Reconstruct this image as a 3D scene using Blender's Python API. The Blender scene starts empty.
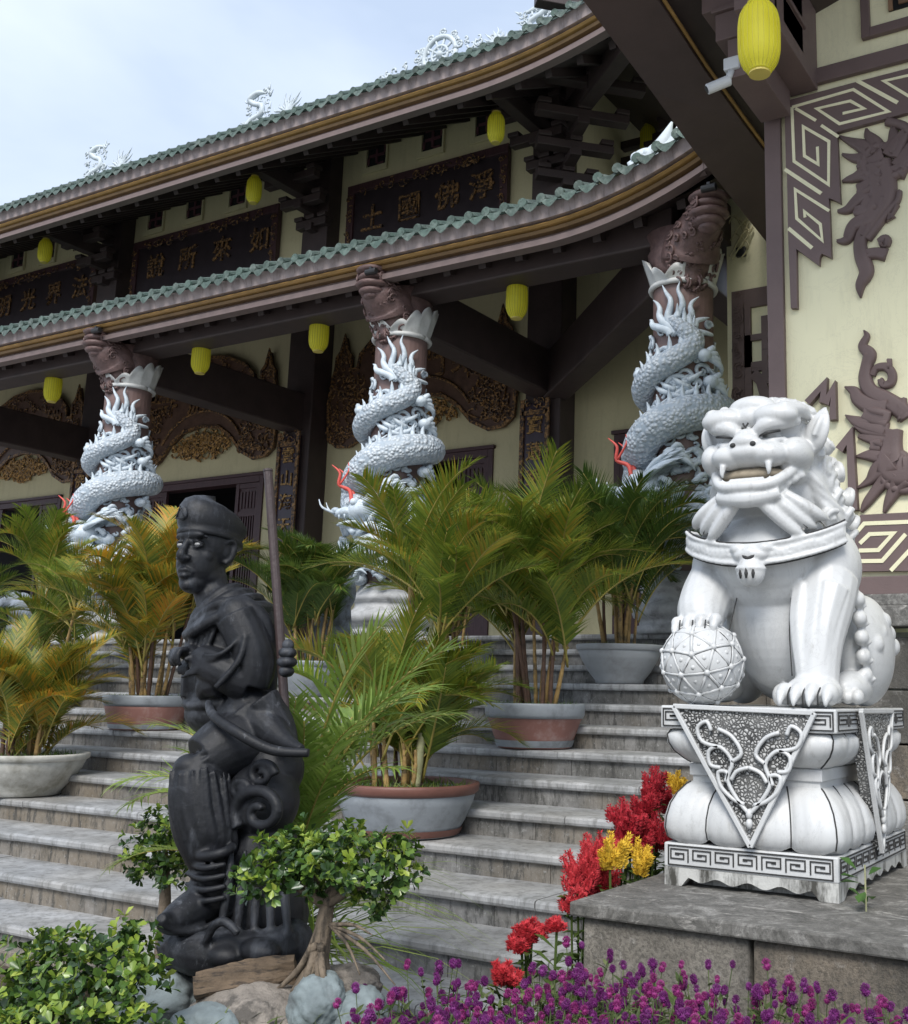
import bpy, bmesh, math, random
from mathutils import Vector, Matrix, noise
from mathutils.geometry import tessellate_polygon
random.seed(7)
R = math.radians
scene = bpy.context.scene
COL = scene.collection
# ---------------------------------------------------------------- camera model
EYE = Vector((0, 0, 1.6))
CY, CP, CR, CF, CX0, CY0 = -5.21102377e-01, 1.88836163e-01, 1.78584166e-02, 1081.3, 570.03, 484.43
_F = Vector((math.sin(CY)*math.cos(CP), math.cos(CY)*math.cos(CP), math.sin(CP)))
_r0 = Vector((math.cos(CY), -math.sin(CY), 0)); _u0 = _r0.cross(_F)
_R = _r0*math.cos(CR)+_u0*math.sin(CR); _U = -_r0*math.sin(CR)+_u0*math.cos(CR)
def ray(x, y): return _R*(x-CX0) - _U*(y-CY0) + _F*CF
def W(x, y, Y):
    d = ray(x, y); return EYE + d*(Y/d.y)
def WX(x, y, X):
    d = ray(x, y); return EYE + d*(X/d.x)
def WZ(x, y, Z):
    d = ray(x, y); return EYE + d*((Z-EYE.z)/d.z)
# ---------------------------------------------------------------- objects
def tag(o, label=None, cat=None, group=None, kind=None):
    if label: o['label'] = label
    if cat: o['category'] = cat
    if group: o['group'] = group
    if kind: o['kind'] = kind
    return o
def thing(name, loc, label, cat, group=None, kind=None):
    o = bpy.data.objects.new(name, None); COL.objects.link(o)
    o.location = loc; o.empty_display_size = .1
    return tag(o, label, cat, group, kind)
def origin(o):
    v = Vector((0, 0, 0))
    while o is not None: v += Vector(o.location); o = o.parent
    return v
def link(name, me, mat, parent=None):
    o = bpy.data.objects.new(name, me); COL.objects.link(o)
    if mat is not None:
        for m in (mat if isinstance(mat, (list, tuple)) else [mat]): me.materials.append(m)
    if parent is not None: o.parent = parent
    return o
def copy_tree(o, parent=None):
    c = o.copy(); COL.objects.link(c); c.parent = parent
    for ch in list(o.children): copy_tree(ch, c)
    return c
class MB:
    def __init__(s): s.v = []; s.f = []; s.m = []; s.mi = 0
    def add(s, vs, fs):
        n = len(s.v); s.v += [tuple(p) for p in vs]
        for f in fs: s.f.append(tuple(i+n for i in f)); s.m.append(s.mi)
    def box(s, x0, x1, y0, y1, z0, z1):
        s.add([(x0,y0,z0),(x1,y0,z0),(x1,y1,z0),(x0,y1,z0),(x0,y0,z1),(x1,y0,z1),(x1,y1,z1),(x0,y1,z1)],
              [(0,3,2,1),(4,5,6,7),(0,1,5,4),(1,2,6,5),(2,3,7,6),(3,0,4,7)])
    def obox(s, c, ax, ay, az):
        c, ax, ay, az = map(Vector, (c, ax, ay, az))
        s.add([c-ax-ay-az, c+ax-ay-az, c+ax+ay-az, c-ax+ay-az, c-ax-ay+az, c+ax-ay+az, c+ax+ay+az, c-ax+ay+az],
              [(0,3,2,1),(4,5,6,7),(0,1,5,4),(1,2,6,5),(2,3,7,6),(3,0,4,7)])
    def beam(s, a, b, w, h):           # rectangular bar from a to b, w wide (horizontal), h high
        a, b = Vector(a), Vector(b); d = (b-a); L = d.length; d.normalize()
        side = d.cross(Vector((0, 0, 1)));
        if side.length < 1e-4: side = Vector((1, 0, 0))
        side.normalize(); up = side.cross(d)
        s.obox((a+b)/2, d*L/2, side*w/2, up*h/2)
    def tube(s, pts, rad, n=8, cap=True, flat=1.0, up=None):
        pts = [Vector(p) for p in pts]; N = len(pts)
        if not isinstance(rad, (list, tuple)): rad = [rad]*N
        t0 = (pts[1]-pts[0]).normalized()
        nrm = Vector(up) if up else (Vector((0, 0, 1)) if abs(t0.z) < .9 else Vector((1, 0, 0)))
        vs = []; base = len(s.v)
        for i in range(N):
            t = (pts[min(i+1, N-1)]-pts[max(i-1, 0)])
            if t.length < 1e-9: t = t0.copy()
            t.normalize()
            nrm = nrm - t*nrm.dot(t)
            if nrm.length < 1e-6: nrm = t.orthogonal()
            nrm.normalize(); bi = t.cross(nrm)
            for k in range(n):
                a = 2*math.pi*k/n
                vs.append(pts[i] + (nrm*math.cos(a)*flat + bi*math.sin(a))*rad[i])
        fs = []
        for i in range(N-1):
            for k in range(n):
                k2 = (k+1) % n
                fs.append((i*n+k, i*n+k2, (i+1)*n+k2, (i+1)*n+k))
        if cap: fs.append(tuple(range(n-1, -1, -1))); fs.append(tuple((N-1)*n+k for k in range(n)))
        s.add(vs, fs)
    def lathe(s, prof, c, n=24, sx=1, sy=1, cap=True, wob=None):
        c = Vector(c); vs = []; fs = []
        for j, (r, z) in enumerate(prof):
            for k in range(n):
                a = 2*math.pi*k/n; rr = r*(wob(a, j) if wob else 1)
                vs.append((c.x+rr*sx*math.cos(a), c.y+rr*sy*math.sin(a), c.z+z))
        for j in range(len(prof)-1):
            for k in range(n):
                k2 = (k+1) % n
                fs.append((j*n+k, j*n+k2, (j+1)*n+k2, (j+1)*n+k))
        if cap:
            fs.append(tuple(range(n-1, -1, -1))); fs.append(tuple((len(prof)-1)*n+k for k in range(n)))
        s.add(vs, fs)
    def ball(s, c, r, nu=12, nv=8, rot=None):
        if not isinstance(r, (list, tuple)): r = (r, r, r)
        c = Vector(c); vs = []; fs = []
        for j in range(nv+1):
            th = math.pi*j/nv
            for k in range(nu):
                a = 2*math.pi*k/nu
                p = Vector((r[0]*math.sin(th)*math.cos(a), r[1]*math.sin(th)*math.sin(a), r[2]*math.cos(th)))
                if rot is not None: p = rot @ p
                vs.append(c+p)
        for j in range(nv):
            for k in range(nu):
                k2 = (k+1) % nu
                if j == 0: fs.append((k, (j+1)*nu+k, (j+1)*nu+k2))
                elif j == nv-1: fs.append((j*nu+k, (j+1)*nu+k, j*nu+k2))
                else: fs.append((j*nu+k, (j+1)*nu+k, (j+1)*nu+k2, j*nu+k2))
        s.add(vs, fs)
    def plate(s, poly, y0, y1):         # polygon of (x,z), extruded in Y
        n = len(poly); tris = tessellate_polygon([[Vector((p[0], p[1], 0)) for p in poly]])
        s.add([(p[0], y0, p[1]) for p in poly]+[(p[0], y1, p[1]) for p in poly],
              [tuple(t) for t in tris]+[tuple(i+n for i in reversed(t)) for t in tris]+[(i, (i+1) % n, (i+1) % n+n, i+n) for i in range(n)])
    def strip(s, pts, w, y0, y1, closed=False):   # mitred ribbon in the XZ plane
        P2 = [Vector((p[0], p[1])) for p in pts]; n = len(P2); L = []; Rr = []
        for i in range(n):
            a = P2[i-1] if (i > 0 or closed) else None
            b = P2[(i+1) % n] if (i < n-1 or closed) else None
            d1 = (P2[i]-a).normalized() if a is not None else None
            d2 = (b-P2[i]).normalized() if b is not None else None
            if d1 is None: d1 = d2
            if d2 is None: d2 = d1
            n1 = Vector((-d1.y, d1.x)); n2 = Vector((-d2.y, d2.x)); m = n1+n2
            if m.length < .2: m = n1.copy()
            m.normalize(); k = min(1/max(m.dot(n1), .3), 2.2)
            L.append(P2[i]+m*w/2*k); Rr.append(P2[i]-m*w/2*k)
        m = n if closed else n-1
        vs = []
        for p, q in zip(L, Rr): vs += [(p.x, y0, p.y), (q.x, y0, q.y), (p.x, y1, p.y), (q.x, y1, q.y)]
        fs = []
        for i in range(m):
            a = 4*i; b = 4*((i+1) % n)
            fs += [(a, a+1, b+1, b), (a+2, b+2, b+3, a+3), (a, b, b+2, a+2), (a+1, a+3, b+3, b+1)]
        if not closed: fs += [(0, 2, 3, 1), (4*n-4, 4*n-3, 4*n-1, 4*n-2)]
        s.add(vs, fs)
    def mesh(s, name, off=(0, 0, 0), smooth=False, fixn=False):
        ox, oy, oz = off
        me = bpy.data.meshes.new(name)
        me.from_pydata([(x-ox, y-oy, z-oz) for x, y, z in s.v], [], s.f)
        if any(s.m): me.polygons.foreach_set('material_index', s.m)
        if fixn:
            bm = bmesh.new(); bm.from_mesh(me); bmesh.ops.recalc_face_normals(bm, faces=bm.faces); bm.to_mesh(me); bm.free()
        if smooth: me.polygons.foreach_set('use_smooth', [True]*len(me.polygons))
        me.update(); return me
    def build(s, name, mat, parent=None, smooth=False, bevel=0, fixn=True, loc=None):
        off = origin(parent) if parent is not None else (Vector(loc) if loc is not None else Vector((0, 0, 0)))
        o = link(name, s.mesh(name, off, smooth, fixn), mat, parent)
        if parent is None and loc is not None: o.location = loc
        if bevel:
            m = o.modifiers.new('Bevel', 'BEVEL'); m.width = bevel; m.segments = 2; m.limit_method = 'ANGLE'; m.angle_limit = R(40)
        return o
    def remesh(s, name, mat, parent=None, voxel=.008, smooth=2, loc=None, fn=None):
        off = origin(parent) if parent is not None else Vector(loc or (0, 0, 0))
        me = s.mesh('tmp', off, False, True)
        o = bpy.data.objects.new(name, me); COL.objects.link(o)
        m = o.modifiers.new('r', 'REMESH'); m.mode = 'VOXEL'; m.voxel_size = voxel; m.use_smooth_shade = True
        if smooth:
            m2 = o.modifiers.new('s', 'SMOOTH'); m2.factor = .5; m2.iterations = smooth
        dg = bpy.context.evaluated_depsgraph_get(); dg.update()
        nm = bpy.data.meshes.new_from_object(o.evaluated_get(dg), depsgraph=dg)
        o.modifiers.clear(); o.data = nm; nm.name = name; bpy.data.meshes.remove(me)
        nm.polygons.foreach_set('use_smooth', [True]*len(nm.polygons))
        if mat is not None:
            nm.materials.clear()
            for q in (mat if isinstance(mat, (list, tuple)) else [mat]): nm.materials.append(q)
        if parent is not None: o.parent = parent
        elif loc is not None: o.location = loc
        return o
# spline through points (Catmull-Rom), radii interpolated too
def spline(pts, k=6):
    n = len(pts); dim = len(pts[0]); out = []
    for i in range(n-1):
        p0 = pts[max(i-1, 0)]; p1 = pts[i]; p2 = pts[i+1]; p3 = pts[min(i+2, n-1)]
        for j in range(k):
            t = j/k
            out.append(tuple(.5*((2*p1[d]) + (-p0[d]+p2[d])*t + (2*p0[d]-5*p1[d]+4*p2[d]-p3[d])*t*t + (-p0[d]+3*p1[d]-3*p2[d]+p3[d])*t**3) for d in range(dim)))
    out.append(tuple(pts[-1])); return out
def stube(mb, pts4, n=8, k=5, flat=1.0, up=None):      # smooth tube, pts are (x,y,z,r)
    q = spline([tuple(p) for p in pts4], k)
    mb.tube([p[:3] for p in q], [max(p[3], .0004) for p in q], n, True, flat, up)
# ---------------------------------------------------------------- materials
MATS = {}
class NT:
    def __init__(s, name):
        s.m = bpy.data.materials.new(name); s.m.use_nodes = True; s.t = s.m.node_tree; s.t.nodes.clear()
        s.out = s.n('ShaderNodeOutputMaterial'); s.b = s.n('ShaderNodeBsdfPrincipled'); s.l(s.b.outputs[0], s.out.inputs[0])
        s.tc = s.n('ShaderNodeTexCoord')
    def n(s, t, **kw):
        x = s.t.nodes.new(t)
        for k, v in kw.items(): setattr(x, k, v)
        return x
    def l(s, a, b): s.t.links.new(a, b)
    def noise(s, scale, detail=4, rough=.55, vec=None, stretch=None, dist=0):
        x = s.n('ShaderNodeTexNoise'); x.inputs['Scale'].default_value = scale; x.inputs['Detail'].default_value = detail
        x.inputs['Roughness'].default_value = rough; x.inputs['Distortion'].default_value = dist
        v = vec or s.tc.outputs['Object']
        if stretch:
            mp = s.n('ShaderNodeMapping'); mp.inputs['Scale'].default_value = stretch; s.l(v, mp.inputs[0]); v = mp.outputs[0]
        s.l(v, x.inputs['Vector']); return x.outputs['Fac']
    def ramp(s, fac, stops, interp='LINEAR'):
        x = s.n('ShaderNodeValToRGB'); x.color_ramp.interpolation = interp
        e = x.color_ramp.elements
        while len(e) > 1: e.remove(e[-1])
        for i, (p, c) in enumerate(stops):
            c = (c, c, c) if isinstance(c, (int, float)) else c
            q = e[0] if i == 0 else e.new(p)
            q.position = p; q.color = (*c, 1)
        s.l(fac, x.inputs[0]); return x.outputs[0]
    def mix(s, fac, a, b, mode='MIX'):
        x = s.n('ShaderNodeMix', data_type='RGBA', blend_type=mode)
        for sock, v in ((x.inputs[0], fac), (x.inputs[6], a), (x.inputs[7], b)):
            if isinstance(v, (int, float)): sock.default_value = v
            elif isinstance(v, tuple): sock.default_value = (*v, 1)
            else: s.l(v, sock)
        return x.outputs[2]
    def bump(s, h, strength=.3, dist=.01):
        x = s.n('ShaderNodeBump'); x.inputs['Strength'].default_value = strength; x.inputs['Distance'].default_value = dist
        s.l(h, x.inputs['Height']); s.l(x.outputs[0], s.b.inputs['Normal']); return x
    def col(s, c):
        if isinstance(c, tuple): s.b.inputs['Base Color'].default_value = (*c, 1)
        else: s.l(c, s.b.inputs['Base Color'])
def mat(name, base, rough=.6, var=.15, scale=6, bump=.0, bscale=40, stretch=None, dirt=None, dscale=3, dthr=(.5, .7), metal=0, spec=.5, dstretch=None, coat=0):
    if name in MATS: return MATS[name]
    t = NT(name); b = base
    lo = tuple(c*(1-var) for c in b); hi = tuple(min(c*(1+var), 1) for c in b)
    c = t.ramp(t.noise(scale, 5, .6, stretch=stretch), [(.3, lo), (.7, hi)])
    if dirt is not None:
        f = t.ramp(t.noise(dscale, 8, .65, stretch=dstretch), [(dthr[0], 0), (dthr[1], 1)])
        c = t.mix(f, c, dirt)
    t.col(c); t.b.inputs['Roughness'].default_value = rough; t.b.inputs['Metallic'].default_value = metal
    t.b.inputs['Specular IOR Level'].default_value = spec
    if coat: t.b.inputs['Coat Weight'].default_value = coat; t.b.inputs['Coat Roughness'].default_value = .15
    if bump: t.bump(t.noise(bscale, 6, .6), bump)
    MATS[name] = t.m; return t.m
def leafmat(name, stops, rough=.45, trans=.35, spec=.4, objrand=.35):
    """leaf colour varies from leaf to leaf (random per island) and from frond to frond"""
    t = NT(name); g = t.n('ShaderNodeNewGeometry'); oi = t.n('ShaderNodeObjectInfo')
    mx = t.n('ShaderNodeMath', operation='MULTIPLY_ADD'); t.l(oi.outputs['Random'], mx.inputs[0]); mx.inputs[1].default_value = objrand
    m2 = t.n('ShaderNodeMath', operation='MULTIPLY'); t.l(g.outputs['Random Per Island'], m2.inputs[0]); m2.inputs[1].default_value = 1-objrand
    t.l(m2.outputs[0], mx.inputs[2])
    c = t.ramp(mx.outputs[0], stops)
    c = t.mix(t.ramp(t.noise(25, 3), [(.3, 0.0), (.8, .35)]), c, tuple(x*.5 for x in stops[0][1]))
    t.col(c); t.b.inputs['Roughness'].default_value = rough; t.b.inputs['Specular IOR Level'].default_value = spec
    tr = t.n('ShaderNodeBsdfTranslucent'); t.l(c, tr.inputs[0])
    ms = t.n('ShaderNodeMixShader'); ms.inputs[0].default_value = trans
    t.l(t.b.outputs[0], ms.inputs[1]); t.l(tr.outputs[0], ms.inputs[2]); t.l(ms.outputs[0], t.out.inputs[0])
    MATS[name] = t.m; return t.m
# ================================================================ materials of the place
def m_steps():
    t = NT('weathered stair stone')
    n1 = t.noise(3, 8, .65); n2 = t.noise(22, 6, .7, stretch=(1, 1, .25)); n3 = t.noise(.9, 3)
    c = t.ramp(n1, [(.3, (.19, .193, .193)), (.5, (.31, .315, .32)), (.72, (.50, .505, .51))])
    c = t.mix(t.ramp(n3, [(.5, 0.0), (.66, .25)]), c, (.27, .23, .17))
    c = t.mix(t.ramp(n2, [(.48, 0.0), (.62, .55)]), c, (.11, .108, .10))
    t.col(c); t.b.inputs['Roughness'].default_value = .62; t.bump(n2, .35, .006); return t.m
def m_riser():
    t = NT('stained riser stone')
    n1 = t.noise(5, 9, .7); n2 = t.noise(16, 8, .75, stretch=(1.5, 1, .35)); n3 = t.noise(.7, 4); n4 = t.noise(38, 6, .75)
    c = t.ramp(n1, [(.3, (.07, .068, .063)), (.5, (.15, .147, .14)), (.75, (.29, .285, .28))])
    c = t.mix(t.ramp(n3, [(.48, 0.0), (.62, .5)]), c, (.22, .17, .11))
    c = t.mix(t.ramp(n2, [(.5, 0.0), (.6, .75)]), c, (.04, .04, .037))
    c = t.mix(t.ramp(n4, [(.58, 0.0), (.68, .6)]), c, (.36, .36, .35))
    t.col(c); t.b.inputs['Roughness'].default_value = .8; t.bump(n4, .5, .008); return t.m
MS = m_steps(); MRI = m_riser()
def m_cream(name, base):
    t = NT(name)
    n1 = t.noise(1.1, 4); n2 = t.noise(6, 7, .7, stretch=(1.2, 1.2, .2)); n3 = t.noise(90, 3)
    c = t.ramp(n1, [(.3, tuple(x*.93 for x in base)), (.7, base)])
    c = t.mix(t.ramp(n2, [(.52, 0.0), (.74, .4)]), c, tuple(x*.62 for x in base)); c = t.mix(t.ramp(t.noise(2.2, 10, .75, dist=1.2), [(.494, 0.0), (.5, .35), (.506, 0.0)]), c, tuple(x*.5 for x in base))
    t.col(c); t.b.inputs['Roughness'].default_value = .8; t.bump(n3, .12, .004); return t.m
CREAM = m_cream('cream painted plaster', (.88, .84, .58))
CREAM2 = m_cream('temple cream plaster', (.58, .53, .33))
BROWN = mat('brown painted plaster', (.15, .105, .10), .6, .12, 3, .15, 60)
DARKB = mat('dark brown beam paint', (.046, .031, .030), .55, .2, 4, .15, 30)
DARKW = mat('dark timber', (.06, .028, .032), .5, .25, 8, .15, 40, stretch=(6, 6, .6))
FASC = mat('pink grey fascia paint', (.34, .285, .28), .75, .15, 5, .1, 40, dirt=(.16, .125, .12), dscale=7, dthr=(.5, .75), dstretch=(3, 3, .35))
MAUVE = mat('mauve brown molding paint', (.165, .122, .115), .6, .1, 5, .08, 30)
GOLDP = mat('ochre gold band paint', (.34, .20, .065), .55, .2, 4, .08, 30)
GOLDD = mat('dull ochre paint', (.19, .115, .05), .55, .2, 4, .08, 30)
def m_tile():
    t = NT('green glazed tile')
    n = t.noise(9, 6, .65); g = t.n('ShaderNodeNewGeometry')
    c = t.ramp(n, [(.3, (.03, .042, .035)), (.5, (.07, .095, .08)), (.7, (.17, .20, .18))])
    c = t.mix(t.ramp(g.outputs['Random Per Island'], [(0, 0.0), (1, .4)]), c, (.10, .17, .14))
    c = t.mix(t.ramp(t.noise(40, 5, .7), [(.5, 0.0), (.62, .6)]), c, (.03, .04, .033)); t.col(c); t.b.inputs['Roughness'].default_value = .45; t.b.inputs['Specular IOR Level'].default_value = .35; return t.m
TILE = m_tile()
GILT = mat('old gilding', (.40, .23, .07), .45, .35, 14, .3, 60, metal=.35, dirt=(.05, .03, .02), dscale=22, dthr=(.45, .6))
GILTD = mat('darkened carved gilding', (.32, .175, .065), .5, .4, 20, .5, 50, metal=.2, dirt=(.03, .02, .02), dscale=26, dthr=(.42, .56))
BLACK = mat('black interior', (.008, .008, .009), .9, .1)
METALW = mat('white painted camera metal', (.62, .64, .66), .35, .05)
METALB = mat('black lamp housing', (.02, .02, .022), .4, .1)
def m_yellow():
    t = NT('yellow silk lantern cloth')
    c = t.ramp(t.noise(5, 4), [(.3, (.86, .80, .05)), (.7, (.92, .88, .09))])
    t.col(c); t.b.inputs['Roughness'].default_value = .6
    tr = t.n('ShaderNodeBsdfTranslucent'); t.l(c, tr.inputs[0]); ms = t.n('ShaderNodeMixShader'); ms.inputs[0].default_value = .55
    t.l(t.b.outputs[0], ms.inputs[1]); t.l(tr.outputs[0], ms.inputs[2]); t.l(ms.outputs[0], t.out.inputs[0]); return t.m
YEL = m_yellow()
def m_block():
    t = NT('rough stone blocks')
    n1 = t.noise(4, 8, .7); n2 = t.noise(20, 8, .7); n3 = t.noise(1.6, 5, .6, stretch=(1, 1, .5))
    c = t.ramp(n1, [(.3, (.16, .148, .128)), (.55, (.29, .27, .235)), (.75, (.43, .40, .355))])
    g = t.n('ShaderNodeNewGeometry')
    c = t.mix(t.ramp(g.outputs['Random Per Island'], [(0, 0.0), (.5, .1), (1, .6)]), c, (.27, .20, .13))
    c = t.mix(t.ramp(n3, [(.46, 0.0), (.6, .85)]), c, (.065, .062, .055))
    c = t.mix(t.ramp(n2, [(.58, 0.0), (.7, .4)]), c, (.55, .53, .5))
    n5 = t.noise(75, 8, .8); c = t.mix(t.ramp(n5, [(.42, .6), (.54, 0.0)]), c, (.06, .056, .05)); t.col(c); t.b.inputs['Roughness'].default_value = .85; t.bump(n5, .8, .012); return t.m
BLOCK = m_block()
def m_cap():
    t = NT('stained coping concrete'); a = t.noise(8, 10, .78, dist=1.0); b = t.noise(50, 8, .8); d = t.noise(1.4, 3)
    c = t.ramp(a, [(.35, (.065, .063, .058)), (.52, (.16, .154, .142)), (.68, (.36, .35, .33))])
    c = t.mix(t.ramp(b, [(.5, 0.0), (.62, .7)]), c, (.06, .058, .054))
    c = t.mix(t.ramp(t.noise(12, 7, .7, stretch=(.5, 1.5, 1), dist=1.5), [(.60, 0.0), (.66, .8)]), c, (.42, .40, .37))
    t.col(c); t.b.inputs['Roughness'].default_value = .8; t.bump(b, .6, .008); return t.m
CAP = m_cap()
SOIL = mat('dark planting soil', (.07, .05, .035), .95, .4, 14, .8, 30)
GROUND = mat('grey paving', (.33, .32, .30), .8, .2, 2, .3, 20, dirt=(.15, .145, .13), dscale=1.2, dthr=(.5, .7))
# ================================================================ world, sun, camera
world = bpy.data.worlds.new('World'); scene.world = world; world.use_nodes = True
nt = world.node_tree; nt.nodes.clear()
wo = nt.nodes.new('ShaderNodeOutputWorld'); bg = nt.nodes.new('ShaderNodeBackground'); nt.links.new(bg.outputs[0], wo.inputs[0])
sky = nt.nodes.new('ShaderNodeTexSky'); sky.sky_type = 'NISHITA'; sky.sun_disc = False
SUN_EL, SUN_AZ = 46, 160        # azimuth clockwise from +Y
sky.sun_elevation = R(SUN_EL); sky.sun_rotation = R(SUN_AZ); sky.air_density = 1.2; sky.dust_density = 2.0
tc = nt.nodes.new('ShaderNodeTexCoord'); mp = nt.nodes.new('ShaderNodeMapping'); mp.inputs['Scale'].default_value = (1, 1, 2.6)
nt.links.new(tc.outputs['Generated'], mp.inputs[0])
nz = nt.nodes.new('ShaderNodeTexNoise'); nz.inputs['Scale'].default_value = 2.1; nz.inputs['Detail'].default_value = 5; nz.inputs['Roughness'].default_value = .5; nz.inputs['Distortion'].default_value = .3
mp.inputs['Location'].default_value = (3.1, 1.7, .4)
nt.links.new(mp.outputs[0], nz.inputs['Vector'])
cr = nt.nodes.new('ShaderNodeValToRGB'); cr.color_ramp.elements[0].position = .36; cr.color_ramp.elements[1].position = .66
cr.color_ramp.elements[0].color = (3.0, 3.6, 4.6, 1); cr.color_ramp.elements[1].color = (4.5, 5.0, 5.8, 1)
nt.links.new(nz.outputs['Fac'], cr.inputs[0])
mx = nt.nodes.new('ShaderNodeMix'); mx.data_type = 'RGBA'; mx.inputs[0].default_value = .86
nt.links.new(sky.outputs[0], mx.inputs[6]); nt.links.new(cr.outputs[0], mx.inputs[7])
nt.links.new(mx.outputs[2], bg.inputs[0]); bg.inputs[1].default_value = .125
sd = bpy.data.lights.new('sun', 'SUN'); sd.energy = 2.0; sd.angle = R(24); sd.color = (1, .965, .91)
so = bpy.data.objects.new('sun', sd); COL.objects.link(so)
sdir = Vector((math.sin(R(SUN_AZ))*math.cos(R(SUN_EL)), math.cos(R(SUN_AZ))*math.cos(R(SUN_EL)), math.sin(R(SUN_EL))))
so.rotation_euler = sdir.to_track_quat('Z', 'Y').to_euler(); so.location = (5, -10, 20)
cam = bpy.data.cameras.new('camera'); co = bpy.data.objects.new('camera', cam); COL.objects.link(co); scene.camera = co
mw = Matrix((( _R.x, _U.x, -_F.x, EYE.x), (_R.y, _U.y, -_F.y, EYE.y), (_R.z, _U.z, -_F.z, EYE.z), (0, 0, 0, 1)))
co.matrix_world = mw
cam.sensor_width = 36; cam.sensor_fit = 'AUTO'; cam.lens = CF/1024*36
cam.shift_x = (454-CX0)/1024; cam.shift_y = -(512-CY0)/1024
cam.clip_start = .05; cam.clip_end = 2000
scene.view_settings.view_transform = 'Standard'; scene.view_settings.look = 'None'; scene.view_settings.gamma = 1
scene.view_settings.exposure = .82
scene.render.engine = 'CYCLES'; scene.cycles.max_bounces = 6; scene.cycles.transparent_max_bounces = 8
# ================================================================ ground and stairs
g = MB(); g.box(-300, 300, -200, 400, -.4, 0); tag(g.build('ground', GROUND), kind='structure')
RISE, TREAD, N0, Z0 = .15, .401, 8.28, 1.96
SX0, SX1 = -22.0, -2.32
def nose(k): return N0-TREAD*k
def tz(k): return Z0-RISE*k
LAND = tz(-1)      # 2.11
st = MB()
rnd = random.Random(3)
def slab(x0, x1, yn, yb, z, th=.052, over=0.0):
    # bullnose slab profile in YZ
    prof = [(yb, z), (yn+.02, z), (yn+.006, z-.004), (yn, z-.014), (yn, z-.034), (yn+.006, z-.046), (yn+.02, z-th), (yb, z-th)]
    n = len(prof)
    st.add([(x0, a, b) for a, b in prof]+[(x1, a, b) for a, b in prof],
           [tuple(range(n)), tuple(range(2*n-1, n-1, -1))]+[(i, i+n, (i+1) % n+n, (i+1) % n) for i in range(n)])
for k in range(-1, 12):
    yb = nose(k-1)+.09 if k > -1 else 8.9
    x = SX0 - rnd.random()*.8
    while x < SX1:
        w = rnd.uniform(.95, 1.25); x1 = min(x+w-.005, SX1)
        if x1-x > .05:
            dz = rnd.uniform(-.003, .003)
            slab(x, x1, nose(k)+rnd.uniform(-.004, .004), yb, tz(k)+dz)
        x += w
so_ = st.build('stairs', MS); tag(so_, kind='structure')
ri = MB()
for k in range(-1, 12):
    x = SX0 - rnd.random()*.8
    while x < SX1:
        w = rnd.uniform(.45, .75); x1 = min(x+w-.004, SX1)
        if x1-x > .03: ri.box(x, x1, nose(k)+.035+rnd.uniform(-.003, .003), nose(k)+.12, tz(k+1)-.02, tz(k)-.05)
        x += w
tag(ri.build('stair_risers', MRI, so_), kind=None)
core = MB()   # fill under the treads
for k in range(-1, 12): core.box(SX0-1, SX1-.03, nose(k)+.1, nose(k-1)+.1, -.02, tz(k)-.054)
core.build('stair_core', MRI, so_)
t = MB(); t.box(-26, 1.5, 8.88, 20, .3, LAND-.002); tag(t.build('terrace_floor', MS), kind='structure')
# lower paving seen between the planting
# ================================================================ temple
TEM = thing('temple_hall', (-10, 12, LAND), 'large two-storey temple hall with green tiled roofs and cream walls', 'temple')
PX = [-21.6, -17.0, -11.95, -7.45]     # inner pillars
YW = 12.6
wl = MB()
# lower wall with openings: build as strips
doors = [(-20.6, -18.2), (-15.93, -13.0), (-10.5, -8.5), (-6.55, -4.4)]
ZT = 5.0; ZTOP = 8.4
x = -24
for a, b in doors:
    wl.box(x, a, YW, YW+.3, LAND, ZTOP); wl.box(a, b, YW, YW+.3, ZT, ZTOP); x = b
wl.box(x, -3.2, YW, YW+.3, LAND, ZTOP)
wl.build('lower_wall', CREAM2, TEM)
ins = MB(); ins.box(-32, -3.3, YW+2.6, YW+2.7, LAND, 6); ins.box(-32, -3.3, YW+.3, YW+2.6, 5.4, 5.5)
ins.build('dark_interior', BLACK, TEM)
def lattice_leaf(mb, x0, x1, y, z0, z1):
    mb.box(x0, x0+.07, y-.04, y+.02, z0, z1); mb.box(x1-.07, x1, y-.04, y+.02, z0, z1)
    for z in (z0, z0+.75, z1-.55, z1-.08): mb.box(x0+.07, x1-.07, y-.035, y+.02, z, z+.08)
    mb.box(x0+.07, x1-.07, y-.01, y+.01, z0+.08, z0+.75)
    mb.box(x0+.07, x1-.07, y-.01, y+.01, z1-.47, z1-.08)
    n = 7
    for i in range(1, n): 
        xx = x0+.07+(x1-x0-.14)*i/n; mb.box(xx-.012, xx+.012, y-.02, y+.005, z0+.83, z1-.55)
    for i in range(5):
        xx = x0+.12+(x1-x0-.24)*i/4; mb.box(xx-.02, xx+.02, y-.03, y-.01, z1-.42, z1-.14)
for a, b in doors:
    fr = MB()
    fr.box(a-.0, a+.09, YW-.03, YW+.2, LAND, ZT); fr.box(b-.09, b, YW-.03, YW+.2, LAND, ZT); fr.box(a+.09, b-.09, YW-.03, YW+.2, ZT-.11, ZT)
    fr.box(a-.03, b+.03, YW-.06, YW-.002, ZT, ZT+.05)
    fo = fr.build('door_frame', DARKW, TEM, bevel=.006)
    for (x0, x1) in ((a+.09, a+.62), (b-.62, b-.09)):
        lf = MB(); lattice_leaf(lf, x0, x1, YW+.02, LAND+.02, ZT-.12); lf.build('door_leaf', DARKW, TEM)
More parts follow.
